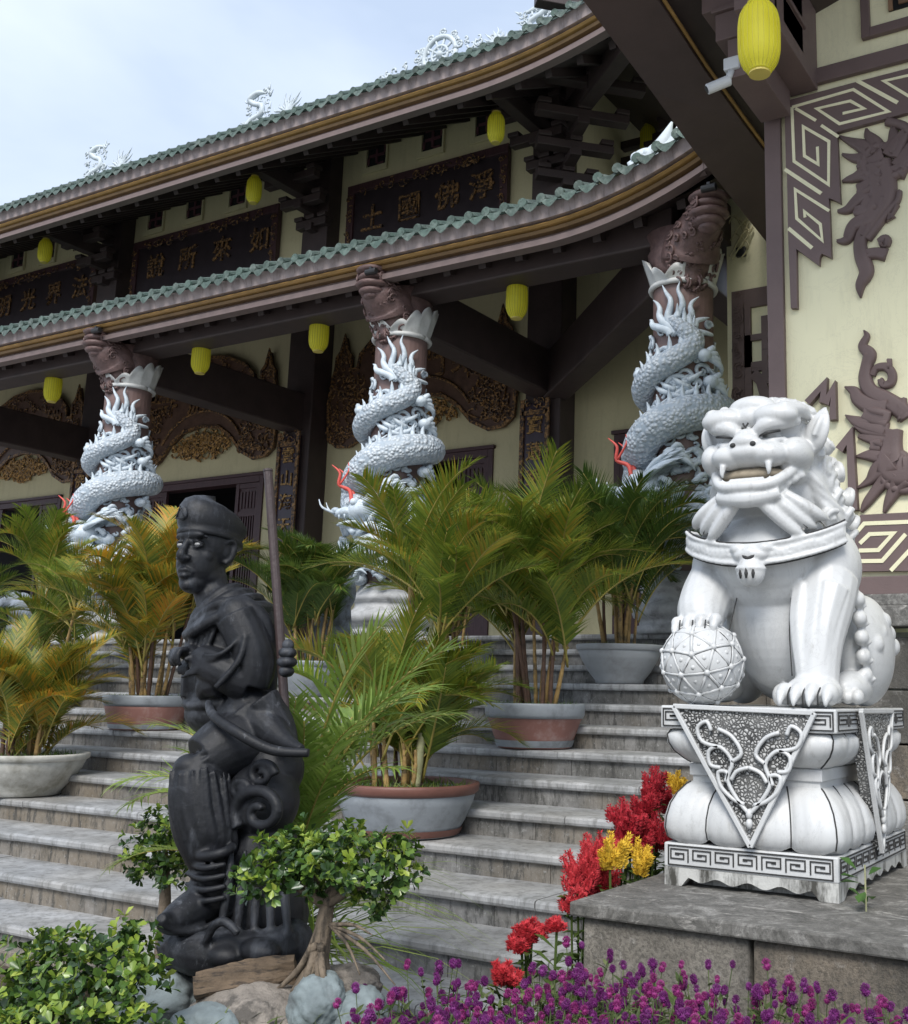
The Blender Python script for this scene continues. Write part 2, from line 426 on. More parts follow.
# inner pillars and couplet boards are placed below; beams
def pillar_at(x):
    p = MB(); p.box(x-.28, x+.28, YW-.42, YW-.002, LAND, 8.3); return p.build('pillar', DARKB, TEM, bevel=.02)
for x in PX: pillar_at(x)
FC = [-17.2, -12.0, -7.4, -4.05]        # front columns
bm = MB(); bm.box(-24, -4.0, 8.82, 9.2, 5.80, 6.3); bm.build('front_beam', DARKB, TEM, bevel=.02)
for i, x in enumerate(FC[:3]):
    b = MB(); b.box(x-.17, x+.17, 9.2, 12.3, 5.52, 6.12); b.build('cross_beam', DARKB, TEM, bevel=.02)
b = MB(); b.beam((-4.2, 9.25, 5.80), (-7.3, 12.25, 5.80), .34, .62); b.build('corner_beam', DARKB, TEM, bevel=.02)
b = MB(); b.box(-4.22, -3.88, 9.2, 12.55, 5.6, 6.2); b.build('cross_beam', DARKB, TEM, bevel=.02)
# soffits
def eave(name, X0, X1, Ey, zs, H, yback, zback, lift, xc, floor_y, wr):
    """builds one roof tier: sweep of moldings along the eave, tiles, soffit"""
    xs = [X0+(X1-X0)*i/90 for i in range(91)]
    def up(x): return lift*max(0, (x-xc)/(X1-xc))**2.0
    def out(x): return -.18*max(0, (x-xc)/(X1-xc))**2.0
    root = TEM
    def sweep(prof):     # prof (dy,dz)
        m = MB(); n = len(prof); vs = []; fs = []
        for x in xs:
            for dy, dz in prof: vs.append((x, Ey+dy+out(x), zs+dz*H+up(x)))
        for i in range(len(xs)-1):
            for k in range(n): fs.append((i*n+k, i*n+(k+1) % n, (i+1)*n+(k+1) % n, (i+1)*n+k))
        fs.append(tuple(range(n))); fs.append(tuple((len(xs)-1)*n+k for k in range(n-1, -1, -1)))
        # side return along +Y at the right end
        e = (xs[-1], out(X1), up(X1))
        ys = [0, .12]
        base = len(vs)
        for yy in ys:
            f = max(0, 1-yy/2.0)**2
            for dy, dz in prof: vs.append((X1-dy*1.0+.002 + .0, Ey+yy+out(X1)+(dy if yy == 0 else 0), zs+dz*H+lift*f+.001))
        for i in range(len(ys)-1):
            for k in range(n): fs.append((base+i*n+k, base+i*n+(k+1) % n, base+(i+1)*n+(k+1) % n, base+(i+1)*n+k))
        m.add(vs, fs); return m
    sweep([(.04, 0), (.04, .13), (.10, .13), (.10, .24), (.17, .24), (.17, 0)]).build('brown_molding', MAUVE, root)
    sweep([(.03, .242), (.01, .30), (.03, .33), (.3, .33), (.3, .242)]).build('ochre_band', GOLDD, root)
    sweep([(-.02, .332), (-.045, .37), (-.02, .42), (.3, .42), (.3, .332)]).build('gold_band', GOLDP, root)
    sweep([(.0, .422), (.0, .455), (.3, .455), (.3, .422)]).build('dark_board', DARKB, root)  # thin dark board between gold band and fascia
    sweep([(-.06, .457), (-.09, .74), (.3, .76), (.3, .457)]).build('fascia_board', FASC, root)
    # roof deck with sag
    m = MB(); nn = 12; vs = []; fs = []
    def deck(x, v): return (x, Ey-.09+out(x)*(1-v)+(yback-Ey+.09)*v, zs+.75*H+up(x)*(1-v)**2+(zback-zs-.75*H)*(v*.82+v*v*.18))
    for x in xs:
        for j in range(nn+1): vs.append(deck(x, j/nn))
    for i in range(len(xs)-1):
        for j in range(nn): fs.append((i*(nn+1)+j, (i+1)*(nn+1)+j, (i+1)*(nn+1)+j+1, i*(nn+1)+j+1))
    m.add(vs, fs); ro = m.build('roof_slope', TILE, root)
    # barrel tiles + end discs + drip tiles
    m = MB(); sp = .212; x = X0
    while x < X1-.02:
        pts = [Vector(deck(x, j/6))+Vector((0, 0, .035)) for j in range(7)]
        pts[0] += Vector((0, -.05, 0))
        m.tube(pts, .045, 8)
        c = pts[0]+Vector((0, -.006, 0))
        m.tube([c+Vector((0, .02, 0)), c+Vector((0, -.012, 0))], [.050, .050], 10)
        # drip tile: curved shield hanging between the barrels
        xm = x+sp/2; c = Vector(deck(xm, 0)); n = 8; vs = []; w = sp*.47
        for q in range(n+1):
            a = -1+2*q/n; zt = -.03*(1-a*a)+.03; zb = zt-.028-.062*(1-abs(a)**1.3)
            yy = c.y-.055-.012*(1-a*a)
            vs += [(xm+a*w, yy, c.z+zt), (xm+a*w, yy-.012, c.z+zb), (xm+a*w, yy+.05, c.z+zt+.01)]
        fs = []
        for q in range(n): fs += [(3*q, 3*q+1, 3*q+4, 3*q+3), (3*q, 3*q+3, 3*q+5, 3*q+2), (3*q+1, 3*q+2, 3*q+5, 3*q+4)]
        m.add(vs, fs)
        x += sp
    m.build('roof_tiles', TILE, ro)
    # soffit
    m = MB(); vs = []; fs = []
    for x in xs:
        vs += [(x, Ey+.15, zs+.1*H+up(x)), (x, floor_y, zs+wr)]
    for i in range(len(xs)-1): fs.append((2*i, 2*i+1, 2*i+3, 2*i+2))
    vs2 = len(vs); vs += [(X1, Ey+.15, zs+.1*H+up(X1)), (X1, floor_y, zs+wr), (X1, floor_y+5, zs+.3), (X1-1.0, floor_y+5, zs+wr)]
    m.add(vs, fs); m.build('soffit', DARKB, root)
    # rafters
    m = MB(); x = X0+.2
    while x < X1-.2:
        m.beam((x, Ey+.30, zs+.12*H+up(x)+.02), (x, floor_y-.02, zs+wr-.09), .09, .12); x += .45
    m.build('rafters', DARKB, root)
    return up, out
eave('lower', -22.5, -3.4, 8.4, 5.87, .46, YW+.1, 8.25, .30, -5.3, YW-.01, 1.75)
# side of lower roof (hip) : slope falling to +X
hp = MB()
hp.add([(-3.5, 8.25, 6.45), (-3.5, 20, 6.3), (-7.3, 20, 8.25), (-7.3, 12.7, 8.25)], [(0, 1, 2, 3)])
hp.build('roof_hip_side', TILE, TEM)
hb = MB(); hb.box(-3.85, -3.7, 8.9, 20, 6.0, 6.42); hb.build('side_fascia', DARKB, TEM)
# upper storey
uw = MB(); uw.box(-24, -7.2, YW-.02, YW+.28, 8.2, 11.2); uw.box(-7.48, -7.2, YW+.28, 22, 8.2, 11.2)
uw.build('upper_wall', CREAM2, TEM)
eave('upper', -26, -4.85, 10.2, 9.05, .55, 14.5, 12.95, .32, -7.6, YW-.05, 1.35)
ub = MB(); ub.add([(-5.0, 10.1, 9.6), (-5.0, 19, 9.5), (-9.3, 17, 12.95), (-9.3, 14.5, 12.95)], [(0, 1, 2, 3)])
ub.add([(-26, 14.5, 12.95), (-9.3, 14.5, 12.95), (-9.3, 17, 12.95), (-26, 17, 12.95)], [(0, 1, 2, 3)])
ub.build('upper_roof_back', TILE, TEM)
rg = MB(); rg.box(-26, -8.9, 14.45, 14.75, 12.4, 12.86); rg.build('ridge', FASC, TEM, bevel=.03)
us = MB(); us.add([(-4.95, 10.6, 9.08), (-4.95, 20, 9.08), (-7.2, 20, 10.6), (-7.2, 12.6, 10.6)], [(0, 1, 2, 3)])
us.build('side_soffit', DARKB, TEM)
# bracket clusters of the upper storey
def bracket(x, y0=YW-.02, d=1.0, corner=False):
    m = MB()
    m.box(x-.27, x+.27, y0-.30, y0-.003, 8.2, 10.6)
    for i in range(5):
        z = 8.95+i*.27; yy = y0-.34-.27*i; L = .32+.11*i
        m.box(x-L, x+L, yy-.07, yy+.07, z, z+.13)
        m.box(x-.07, x+.07, yy-.12, y0-.28, z-.075, z+.055)
        for sx in (-L+.07, 0, L-.07): m.box(x+sx-.09, x+sx+.09, yy-.10, yy+.10, z+.133, z+.20)
    m.box(x-.09, x+.09, 10.75, y0-.3, 9.35, 9.6)
    return m.build('bracket_cluster', DARKB, TEM, bevel=.01)
for x in (-21.6, -17.1, -11.95, -7.5): bracket(x)
# corner brackets stepping out along the side wall
for yy in (14.0, 16.5):
    m = MB()
    for i in range(5):
        z = 8.95+i*.27; xx = -7.2+.2+.27*i; L = .32+.11*i
        m.box(xx-.07, xx+.07, yy-L, yy+L, z, z+.13); m.box(-7.19, xx+.12, yy-.07, yy+.07, z-.075, z+.055)
        for s in (-L+.07, 0, L-.07): m.box(xx-.1, xx+.1, yy+s-.09, yy+s+.09, z+.133, z+.2)
    m.build('bracket_cluster', DARKB, TEM, bevel=.01)
m = MB()
for i in range(6):
    z = 8.75+i*.27; q = .15+.27*i
    c = Vector((-7.35+q, YW-.15-q, z)); d = Vector((.7071, -.7071, 0)); s_ = Vector((.7071, .7071, 0))
    m.obox(c, d*.09, s_*(.45+.1*i), Vector((0, 0, .06))); m.obox(c-d*.25+Vector((0, 0, -.09)), d*.35, s_*.08, Vector((0, 0, .06)))
    for t_ in (-.35-.1*i, 0, .35+.1*i): m.obox(c+s_*t_+Vector((0, 0, .1)), d*.12, s_*.09, Vector((0, 0, .035)))
m.beam((-7.4, 12.5, 9.7), (-5.2, 10.4, 9.3), .2, .34)
m.build('corner_bracket', DARKB, TEM, bevel=.01)
# small square lattice windows of the upper storey
for x in (-20.4, -19.4, -18.4, -16.24, -15.2, -14.1, -10.95, -9.82, -8.79):
    f = MB(); w, h, z, y = .2, .19, 10.14, YW-.02
    f.box(x-w-.1, x-w, y-.05, y-.001, z-h-.1, z+h+.06); f.box(x+w, x+w+.03, y-.05, y-.001, z-h-.1, z+h+.06)
    f.box(x-w, x+w, y-.05, y-.001, z+h, z+h+.06); f.box(x-w, x+w, y-.05, y-.001, z-h-.1, z-h)
    fo = f.build('window', CREAM2, TEM, bevel=.004)
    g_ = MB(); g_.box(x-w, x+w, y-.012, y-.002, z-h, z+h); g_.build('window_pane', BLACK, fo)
    l_ = MB(); t_ = .022
    for sx, sz in ((0, 0),):
        l_.box(x-t_, x+t_, y-.035, y-.013, z-h+.05, z+h-.05); l_.box(x-w+.05, x+w-.05, y-.034, y-.014, z-t_, z+t_)
        l_.box(x-w+.05, x-t_, y-.035, y-.013, z+h-.05, z+h-.01); l_.box(x+t_, x+w-.05, y-.035, y-.013, z-h+.01, z-h+.05)
        l_.box(x+w-.05, x+w-.01, y-.035, y-.013, z+t_, z+h-.05); l_.box(x-w+.01, x-w+.05, y-.035, y-.013, z-h+.05, z-t_)
    l_.build('window_lattice', mat('maroon lattice', (.10, .04, .05), .6, .2), fo)
# ================================================================ writing
def text_mesh(s, size, ext=.012, spacing=1.0):
    cu = bpy.data.curves.new('t', 'FONT'); cu.body = s; cu.size = size; cu.extrude = ext; cu.align_x = 'CENTER'; cu.align_y = 'CENTER'
    cu.offset = size*.012; cu.resolution_u = 3
    o = bpy.data.objects.new('t', cu); COL.objects.link(o)
    dg = bpy.context.evaluated_depsgraph_get(); dg.update()
    me = bpy.data.meshes.new_from_object(o.evaluated_get(dg)); bpy.data.objects.remove(o); bpy.data.curves.remove(cu)
    return me
def glyph(s, size, x, y, z, parent, m, name='character', ext=.014, sx=1, sz=1):
    me = text_mesh(s, size, ext)
    o = link(name, me, m, parent); o.rotation_euler = (R(90), 0, 0); o.scale = (sx, sz, 1)
    o.location = Vector((x, y, z))-origin(parent); return o
# relief scroll carving helper: small random curls filling a region in XZ plane
def curl_pts(cx, cz, r, a0, turns, sgn, n=12):
    return [(cx+r*(1-.8*i/n)*math.cos(a0+sgn*turns*2*math.pi*i/n), cz+r*(1-.8*i/n)*math.sin(a0+sgn*turns*2*math.pi*i/n)) for i in range(n+1)]
def carve(mb, x0, x1, z0, z1, y, n, r0, r1, seed=1, th=.011, inside=None):
    rr = random.Random(seed)
    for i in range(n):
        for _ in range(20):
            x = rr.uniform(x0, x1); z = rr.uniform(z0, z1)
            if inside is None or inside(x, z): break
        else: continue
        q = curl_pts(x, z, rr.uniform(r0, r1), rr.uniform(0, 6.28), rr.uniform(.6, 1.3), rr.choice((-1, 1)), 9)
        mb.tube([(a, y-.004-.012*math.sin(3.1*j/9), b) for j, (a, b) in enumerate(q)], [th*(1-.06*j) for j in range(10)], 5)
# ---------------------------------------------------------------- upper signboards
def signboard(x0, x1, z0, z1, chars, label, glyphs):
    y = YW-.06
    t = thing('signboard', ((x0+x1)/2, y, z0), label, 'signboard', 'dark signboards of the upper storey')
    b = MB(); b.box(x0+.12, x1-.12, y-.03, y+.035, z0+.12, z1-.12); b.build('board', mat('black lacquer board', (.028, .02, .024), .4, .2), t)
    f = MB(); f.box(x0, x1, y-.07, y+.03, z1-.14, z1); f.box(x0, x1, y-.07, y+.03, z0, z0+.14); f.box(x0, x0+.14, y-.07, y+.03, z0+.14, z1-.14); f.box(x1-.14, x1, y-.07, y+.03, z0+.14, z1-.14)
    f.build('frame', DARKW, t, bevel=.008)
    c = MB(); carve(c, x0+.3, x1-.3, z1-.2, z1-.1, y-.085, 34, .04, .09, int(abs(x0)*10)); c.build('carved_border', GILTD, t)
    for e0, e1 in ((x0+.03, x0+.12), (x1-.12, x1-.03)): c = MB(); carve(c, e0, e1, z0+.2, z1-.2, y-.08, 16, .03, .05, 5); c.build('carved_border', GILTD, t)
    for (ch, gx, gz) in chars: glyph(ch, .48, gx, y-.045, gz, t, GILTD)
    return t
signboard(-11.46, -8.33, 8.42, 9.66, [('土', -10.92, 8.98), ('國', -10.18, 9.02), ('佛', -9.44, 9.04), ('淨', -8.80, 9.06)], 'dark signboard with four gilt characters between the two nearest upper bracket clusters', 4)
signboard(-16.70, -13.0, 8.42, 9.72, [('說', -16.05, 9.12), ('所', -15.2, 9.12), ('來', -14.33, 9.12), ('如', -13.42, 9.12)], 'dark gilt-lettered signboard under the middle row of small square windows', 4)
signboard(-21.3, -17.75, 8.42, 9.72, [('明', -20.6, 9.1), ('光', -19.8, 9.1), ('界', -19.0, 9.1), ('法', -18.2, 9.1)], 'dark signboard at the far left end of the upper storey, cut by the photo edge', 4)
# ---------------------------------------------------------------- scroll plaques over the doors
def plaque(cx, label, chars, seed):
    y = YW-.03
    half = [(0, 5.95), (.45, 5.88), (.78, 5.66), (1.0, 5.42), (1.3, 5.27), (1.55, 5.29), (1.72, 5.42), (1.77, 6.0), (1.70, 6.42), (1.66, 6.55), (1.64, 6.75), (1.56, 6.84), (1.50, 7.08), (1.44, 6.84), (1.36, 6.75), (1.35, 6.5), (1.20, 6.52), (1.16, 6.74), (.95, 6.93), (.5, 7.12), (0, 7.18)]
    poly = half+[(-x, z) for x, z in reversed(half[1:-1])]
    poly = [(cx+x, z) for x, z in poly]
    t = thing('door_plaque', (cx, y, 5.3), label, 'plaque', 'scroll-shaped carved plaques over the doors')
    b = MB(); b.plate(poly, y-.05, y+.02); b.build('board', mat('brown plaque timber', (.10, .055, .038), .5, .3, 8, .3, 40), t, bevel=.006)
    c = MB(); c.strip([(p[0], p[1]) for p in poly], .05, y-.085, y-.05, closed=True)
    inner = [(cx+x*.9, 6.15+(z-6.15)*.82) for x, z in half[1:8]]
    c.tube([(p[0], y-.07, p[1]) for p in inner], .018, 6)
    c.tube([(2*cx-p[0], y-.07, p[1]) for p in inner], .018, 6)
    arc = [(cx+1.1*math.sin(a)*1.0, 5.2+1.0*math.cos(a)*1.02) for a in [(-1.05+.07*i) for i in range(31)]]
    c.tube([(p[0], y-.07, p[1]) for p in arc], .024, 6)
    c.build('rim', GILTD, t)
    for s in (-1, 1):
        c = MB(); carve(c, cx+s*1.35-.38, cx+s*1.35+.3, 5.4, 6.4, y-.06, 70, .05, .12, seed+s, .016)
        carve(c, cx+s*1.5-.1, cx+s*1.5+.1, 6.4, 6.85, y-.06, 14, .03, .06, seed+7+s, .012); c.build('end_relief', GILTD, t)
    c = MB(); carve(c, cx-1.1, cx+1.1, 6.72, 7.05, y-.06, 44, .05, .09, seed+11, .012, lambda a, q: abs(a-cx) < 1.05 and q < 7.12-.35*((a-cx)/1.1)**2); c.build('crest_relief', GILTD, t)
    c = MB(); carve(c, cx-.85, cx+.85, 5.42, 5.95, y-.02, 110, .05, .13, seed+3, .02, lambda a, q: 5.42+.2*((a-cx)/.85)**2 < q < 5.86-.38*((a-cx)/.85)**2)
    cb = c.build('fringe', GILT, t)
    for ch, gx in chars: glyph(ch, .56, gx, y-.06, 6.40, t, GILTD)
plaque(-9.85, 'scroll-shaped carved plaque over the door between second and third dragon columns', [('門', -9.62), ('樂', -8.98), ('普', -10.4)], 21)
plaque(-14.5, 'scroll-shaped carved plaque behind the beam just right of the leftmost dragon column', [('寺', -15.4), ('應', -14.6), ('靈', -13.85)], 31)
plaque(-19.4, 'scroll-shaped carved plaque at the far left, half hidden by the leftmost dragon column', [('佛', -18.6), ('心', -19.4)], 41)
# ---------------------------------------------------------------- couplet boards on the inner pillars
def couplet(x, label, chars, sd):
    y = YW-.42-.03
    t = thing('couplet_board', (x, y, 3.0), label, 'couplet', 'tall couplet boards on the inner pillars')
    b = MB(); b.box(x-.2, x+.2, y-.03, y+.028, 3.0, 5.45); b.build('board', mat('purple black lacquer', (.035, .02, .035), .35, .2), t, bevel=.01)
    f = MB()
    for s in (-1, 1): f.box(x+s*.2-.03, x+s*.2+.03, y-.06, y-.031, 3.0, 5.5)
    f.box(x-.2, x+.2, y-.06, y-.031, 5.28, 5.34)
    carve(f, x-.18, x+.18, 5.33, 5.5, y-.04, 14, .03, .06, sd)
    f.build('gilt_frame', GILTD, t)
    for i, ch in enumerate(chars): glyph(ch, .27, x, y-.035, 5.12-.37*i, t, GILT)
couplet(-7.52, 'couplet board on the dark pillar right of the middle plaque', '寶蓮華光慈', 3)
couplet(-12.03, 'couplet board on the dark pillar behind the end of the black staff', '雲山海天明', 4)
couplet(-17.05, 'couplet board on the leftmost dark pillar, beside the leftmost dragon column', '佛法僧心禪', 5)
# ---------------------------------------------------------------- lanterns
def lantern(name='paper_lantern'):
    t = thing(name, (0, 0, 0), 'x', 'lantern', 'yellow hanging lanterns')
    prof = []
    for i in range(15):
        z = -.2+.4*i/14; q = abs(z)/.2
        r = .115*(1-q**4*.42) if q < 1 else .066
        prof.append((r, z))
    prof = [(.03, -.212), (.066, -.207)]+prof+[(.066, .207), (.03, .212)]
    m = MB(); m.lathe(prof, (0, 0, 0), 48, wob=lambda a, j: 1+(.022 if abs(math.cos(a*6)) < .35 else 0)-.010)
    m.build('lantern_body', YEL, t, smooth=True)
    m = MB()
    for z in (-.222, .218): m.tube([(0, 0, z), (0, 0, z+.012)], .06, 16)
    m.build('end_ring', mat('gold paper ring', (.55, .45, .10), .5, .1), t)
    m = MB()
    for k in range(24):
        a = k*math.pi/12; m.tube([(r*1.012*math.cos(a), r*1.012*math.sin(a), z) for r, z in prof[1:-1]], .0022, 4)
    m.build('lantern_ribs', mat('olive lantern wire', (.50, .46, .04), .6, .1), t)
    m = MB(); m.tube([(0, 0, .2), (0, 0, .62)], .004, 5); m.build('hanging_cord', METALB, t)
    return t
proto = lantern()
LAN = [((-13.75, 9.15, 5.42), 1.0, 'yellow lantern hanging left of the leftmost dragon column', 0),
       ((-10.74, 9.15, 5.42), 1.0, 'yellow lantern hanging in front of the carved plaque right of the leftmost dragon column', 0),
       ((-8.74, 9.15, 5.43), 1.0, 'yellow lantern hanging just left of the middle dragon column capital', 0),
       ((-5.95, 9.15, 5.42), 1.0, 'yellow lantern hanging between the middle and the right dragon columns', 0),
       ((-17.10, 11.0, 8.93), 1.0, 'small yellow lantern under the upper eave at the far left', 0),
       ((-12.0, 11.0, 8.93), 1.0, 'small yellow lantern under the upper eave above the middle signboard', 0),
       ((-7.56, 11.0, 8.88), 1.0, 'small yellow lantern under the upper eave at the nearest signboard', 0),
       ((-6.75, 14.0, 10.0), 1.1, 'dim yellow lantern deep in shade beside the upper side wall', 0),
       ((-1.83, 5.2, 5.16), 1.0, 'large near yellow lantern hanging beside the patterned wall', 0)]
# positions were measured at the lantern centres
for i, (p, s, lab, _) in enumerate(LAN):
    o = proto if i == 0 else copy_tree(proto)
    o.location = p; o.scale = (s, s, s); o['label'] = lab; o.rotation_euler = (0, 0, .3*i)
    # fix heights: measured centre
for o, (x, y, Y) in zip([o for o in COL.objects if o.get('category') == 'lantern'], [(53,387,9.15),(201,357,9.15),(319,334,9.15),(517,299,9.15),(45,251,11.0),(254,190,11.0),(496,128,11.0),(648,140,14.0),(759,38,5.2)]):
    o.location = W(x, y, Y)
# ---------------------------------------------------------------- side building
SY = 7.0
SB = thing('side_hall', (-1, SY, 0), 'cream side hall at the right edge with brown fretwork and flame relief', 'building')
SXL = W(767, 300, SY-.05).x
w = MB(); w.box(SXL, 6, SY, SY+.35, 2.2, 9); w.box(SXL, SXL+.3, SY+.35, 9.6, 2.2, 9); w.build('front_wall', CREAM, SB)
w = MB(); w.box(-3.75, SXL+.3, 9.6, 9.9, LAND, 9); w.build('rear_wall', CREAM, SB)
w = MB(); rr = random.Random(8); z = 0
while z < 1.98:
    h = min(.33, 2.03-z); x = SXL-.02-rr.random()*.3
    while x < 3:
        L = rr.uniform(.45, .8)
        w.box(max(x, SXL-.02), x+L-.012, SY-.06+rr.uniform(-.006, .006), SY+.3, z, z+h-.012); x += L
    z += h
w.build('stone_base', BLOCK, SB, bevel=.006)
w = MB(); w.box(SXL-.06, 6, SY-.16, SY+.1, 2.03, 2.16); w.box(SXL-.04, 6, SY-.12, SY+.1, 2.16, 2.235); w.build('stone_ledge', CAP, SB, bevel=.01)
# frame of the big panel
ztop0, ztop1 = W(776, 95, SY).z, W(800, 80, SY).z
xin = W(785, 300, SY-.05).x
zb0, zb1 = W(880, 593, SY).z, W(880, 577, SY).z
w = MB(); w.box(SXL, xin-.012, SY-.05, SY-.003, 2.236, ztop1+.03); w.box(xin-.012, 6, SY-.05, SY-.003, ztop0-.02, ztop1+.03); w.box(xin-.012, 6, SY-.05, SY-.003, 2.236, zb1)
w.build('panel_frame', BROWN, SB, bevel=.006)
def pz(x, y, Y=SY): p = W(x, y, Y); return (p.x, p.z)
def z1(x, y): return pz(770+x/6.58, 60+y/6.58)
def z2(x, y): return pz(770+x/6.58, 160+y/6.58)
def z3(x, y): return pz(780+x/7.094, 320+y/7.094)
def z4(x, y): return pz(780+x/5.689, 420+y/5.689)
fw = .062
m = MB(); Y0, Y1 = SY-.045, SY-.003
NS = [0]
def st_(pts, w=fw):
    NS[0] += 1; m.strip(pts, w*.84, Y0-.0016*(NS[0] % 17), Y1+.0001*NS[0])
# inner thin frame line
m.plate([z1(108, 290), z1(118, 720), z2(125, 110), z2(132, 500), z2(150, 987), z2(192, 987), z2(186, 600), z2(335, 708), z2(340, 650), z2(352, 630), z2(415, 658), z2(405, 360), z2(398, 268), z2(425, 275), z2(475, 300), z2(455, -120), z1(450, 492), z1(820, 392), z1(990, 345), z1(990, 58), z1(640, 148)], Y0, Y1)
m.build('fret_border', BROWN, SB)
m = MB()
def cr_(pts, w=.021): NS[0] += 1; m.strip(pts, w, Y0-.003-.0004*(NS[0] % 9), Y0+.001)
cr_([z1(158, 330), z1(560, 215), z1(790, 360), z1(470, 440), z1(320, 340), z1(540, 290), z1(630, 340), z1(490, 372)])
cr_([z1(585, 158), z1(850, 302)], .026); cr_([z1(990, 108), z1(760, 160), z1(990, 300)])
cr_([z1(180, 338), z1(315, 418)])
cr_([z1(158, 330), z1(172, 685), z1(398, 838), z1(400, 555), z1(232, 458), z1(240, 650), z1(330, 705), z1(325, 590)])
cr_([z1(350, 450), z1(462, 525)]); cr_([z2(112, 80), z2(350, 238)], .026)
cr_([z2(402, 352), z2(180, 212), z2(190, 402), z2(358, 548), z2(345, 440), z2(240, 355), z2(245, 395)]); cr_([z2(135, 465), z2(290, 595)], .026)
m.build('fret_grooves', CREAM, SB)
m = MB()
# the border carries on beyond the photo's right edge
xe, zt0, zt1 = z1(990, 58)[0]+.002, z1(640, 148)[1], z1(640, 148)[1]-.62
m.box(xe, 2.8, Y0, Y1, zt1, zt0+.002)
# lower-left motifs behind the lion
st_([z3(210, 600), z3(330, 470), z3(320, 600)], fw*.9); st_([z3(390, 720), z3(395, 500), z3(340, 610)], fw)
st_([z4(350, 180), z4(410, 100), z4(430, 520)], fw*1.1)
m.plate([z4(380, 660), z4(470, 545), z4(800, 528), z4(800, 862), z4(430, 865)], Y0, Y1)
xb = z4(800, 528)[0]+.002; zb_t, zb_b = z4(800, 528)[1], z4(800, 862)[1]; m.box(xb, 2.8, Y0, Y1, zb_b, zb_t)
m.box(2.5, 2.8, Y0-.001, Y1, zb_t+.002, zt1-.002)
m.build('fret_border', BROWN, SB)
m = MB()
cr_([z4(430, 665), z4(490, 595), z4(800, 583)], .026); cr_([z4(465, 708), z4(520, 655), z4(655, 650), z4(570, 745), z4(460, 748)], .026); cr_([z4(440, 808), z4(592, 806), z4(725, 655)], .026); cr_([z4(640, 862), z4(800, 690)], .026)
for k in range(6):
    for (z_t, z_b, x_0) in ((zt0-.06, zt1+.06, xe+.25), (zb_t-.05, zb_b+.05, xb+.15)):
        a, h = x_0+.5*k, z_t-z_b
        cr_([(a-.05, z_b), (a+.05, z_t), (a+.42, z_t), (a+.34, z_b), (a+.06, z_b), (a+.12, z_t-.22*h), (a+.32, z_t-.22*h), (a+.28, z_b+.25*h), (a+.15, z_b+.25*h)], .022)
m.build('fret_grooves', CREAM, SB)
# ---- flame-and-cloud relief: tapered curling tongues (flattened tubes) on the wall
def tongue(mb, pts, y=SY, dep=.05):     # pts (x,z,r)
    q = spline(pts, 6)
    mb.tube([(a, y-.022, b) for a, b, r in q], [max(r, .004) for a, b, r in q], 8, True, 1.0, (0, 1, 0))
def flat_tongue(mb, fn, pts):
    q = spline([(*fn(x, y), r) for x, y, r in pts], 10)
    n = len(q); c = [Vector((a, b)) for a, b, r in q]; vs = []; fs = []
    for i in range(n):
        t = (c[min(i+1, n-1)]-c[max(i-1, 0)]).normalized(); nn = Vector((-t.y, t.x)); r = max(q[i][2], .003)
        a = c[i]+nn*r; b = c[i]-nn*r; a2 = c[i]+nn*r*.55; b2 = c[i]-nn*r*.55; d = min(.03+r*.55, .075)
        vs += [(a.x, SY-.003, a.y), (a.x, SY-d*.45, a.y), (a2.x, SY-d, a2.y), (c[i].x, SY-d*.62, c[i].y), (b2.x, SY-d, b2.y), (b.x, SY-d*.45, b.y), (b.x, SY-.003, b.y)]
    for i in range(n-1):
        for k in range(6): fs.append((7*i+k, 7*i+k+1, 7*i+7+k+1, 7*i+7+k))
    fs += [tuple(range(7)), tuple(7*(n-1)+k for k in range(6, -1, -1))]
    mb.add(vs, fs)
m = MB()
T = lambda f, *p: flat_tongue(m, f, p)
# upper figure (z1 then z2 coordinates)
T(z1, (460, 510, .008), (540, 545, .03), (620, 580, .05), (680, 640, .06))
T(z1, (480, 628, .008), (550, 650, .03), (640, 660, .05))
T(z1, (640, 460, .008), (650, 500, .03), (700, 560, .05), (720, 620, .06))
T(z1, (815, 415, .008), (815, 480, .03), (820, 550, .05), (780, 620, .07))
T(z1, (905, 480, .04), (850, 560, .06), (800, 650, .08)); T(z1, (960, 560, .05), (900, 650, .06), (850, 720, .07))
for r0 in (.0,):
    c0 = z1(745, 645)
    sp = [(c0[0]+(.03+.016*i)*math.cos(.55*i), c0[1]+(.03+.016*i)*math.sin(.55*i), .022) for i in range(15)]
    q = MB(); tongue(m, [(a, b, r+.012) for a, b, r in sp])
T(z1, (560, 780, .03), (640, 740, .05), (740, 730, .08)); T(z1, (580, 700, .03), (680, 690, .06), (760, 660, .09))
T(z2, (480, 150, .006), (540, 130, .03), (640, 110, .05), (720, 150, .07))
T(z2, (580, 210, .05), (650, 190, .06), (720, 150, .07))
T(z2, (450, 345, .01), (520, 330, .035), (600, 260, .05), (700, 220, .07))
T(z2, (560, 340, .03), (620, 340, .06), (690, 290, .08))
T(z2, (445, 540, .01), (510, 530, .035), (560, 440, .05), (680, 380, .07), (720, 260, .07))
T(z2, (720, 30, .09), (740, 150, .10), (740, 280, .09), (660, 430, .06), (600, 540, .045), (610, 640, .05), (640, 740, .05), (600, 830, .035), (600, 910, .006))
T(z2, (800, 100, .06), (850, 80, .05), (905, 90, .05))
T(z2, (845, 210, .03), (830, 270, .035), (770, 330, .05), (690, 440, .05), (630, 520, .05))
T(z2, (800, 400, .035), (795, 380, .02), (830, 300, .03))
T(z2, (630, 630, .04), (700, 620, .04), (770, 630, .045)); T(z2, (720, 555, .035), (760, 540, .045), (760, 580, .03))
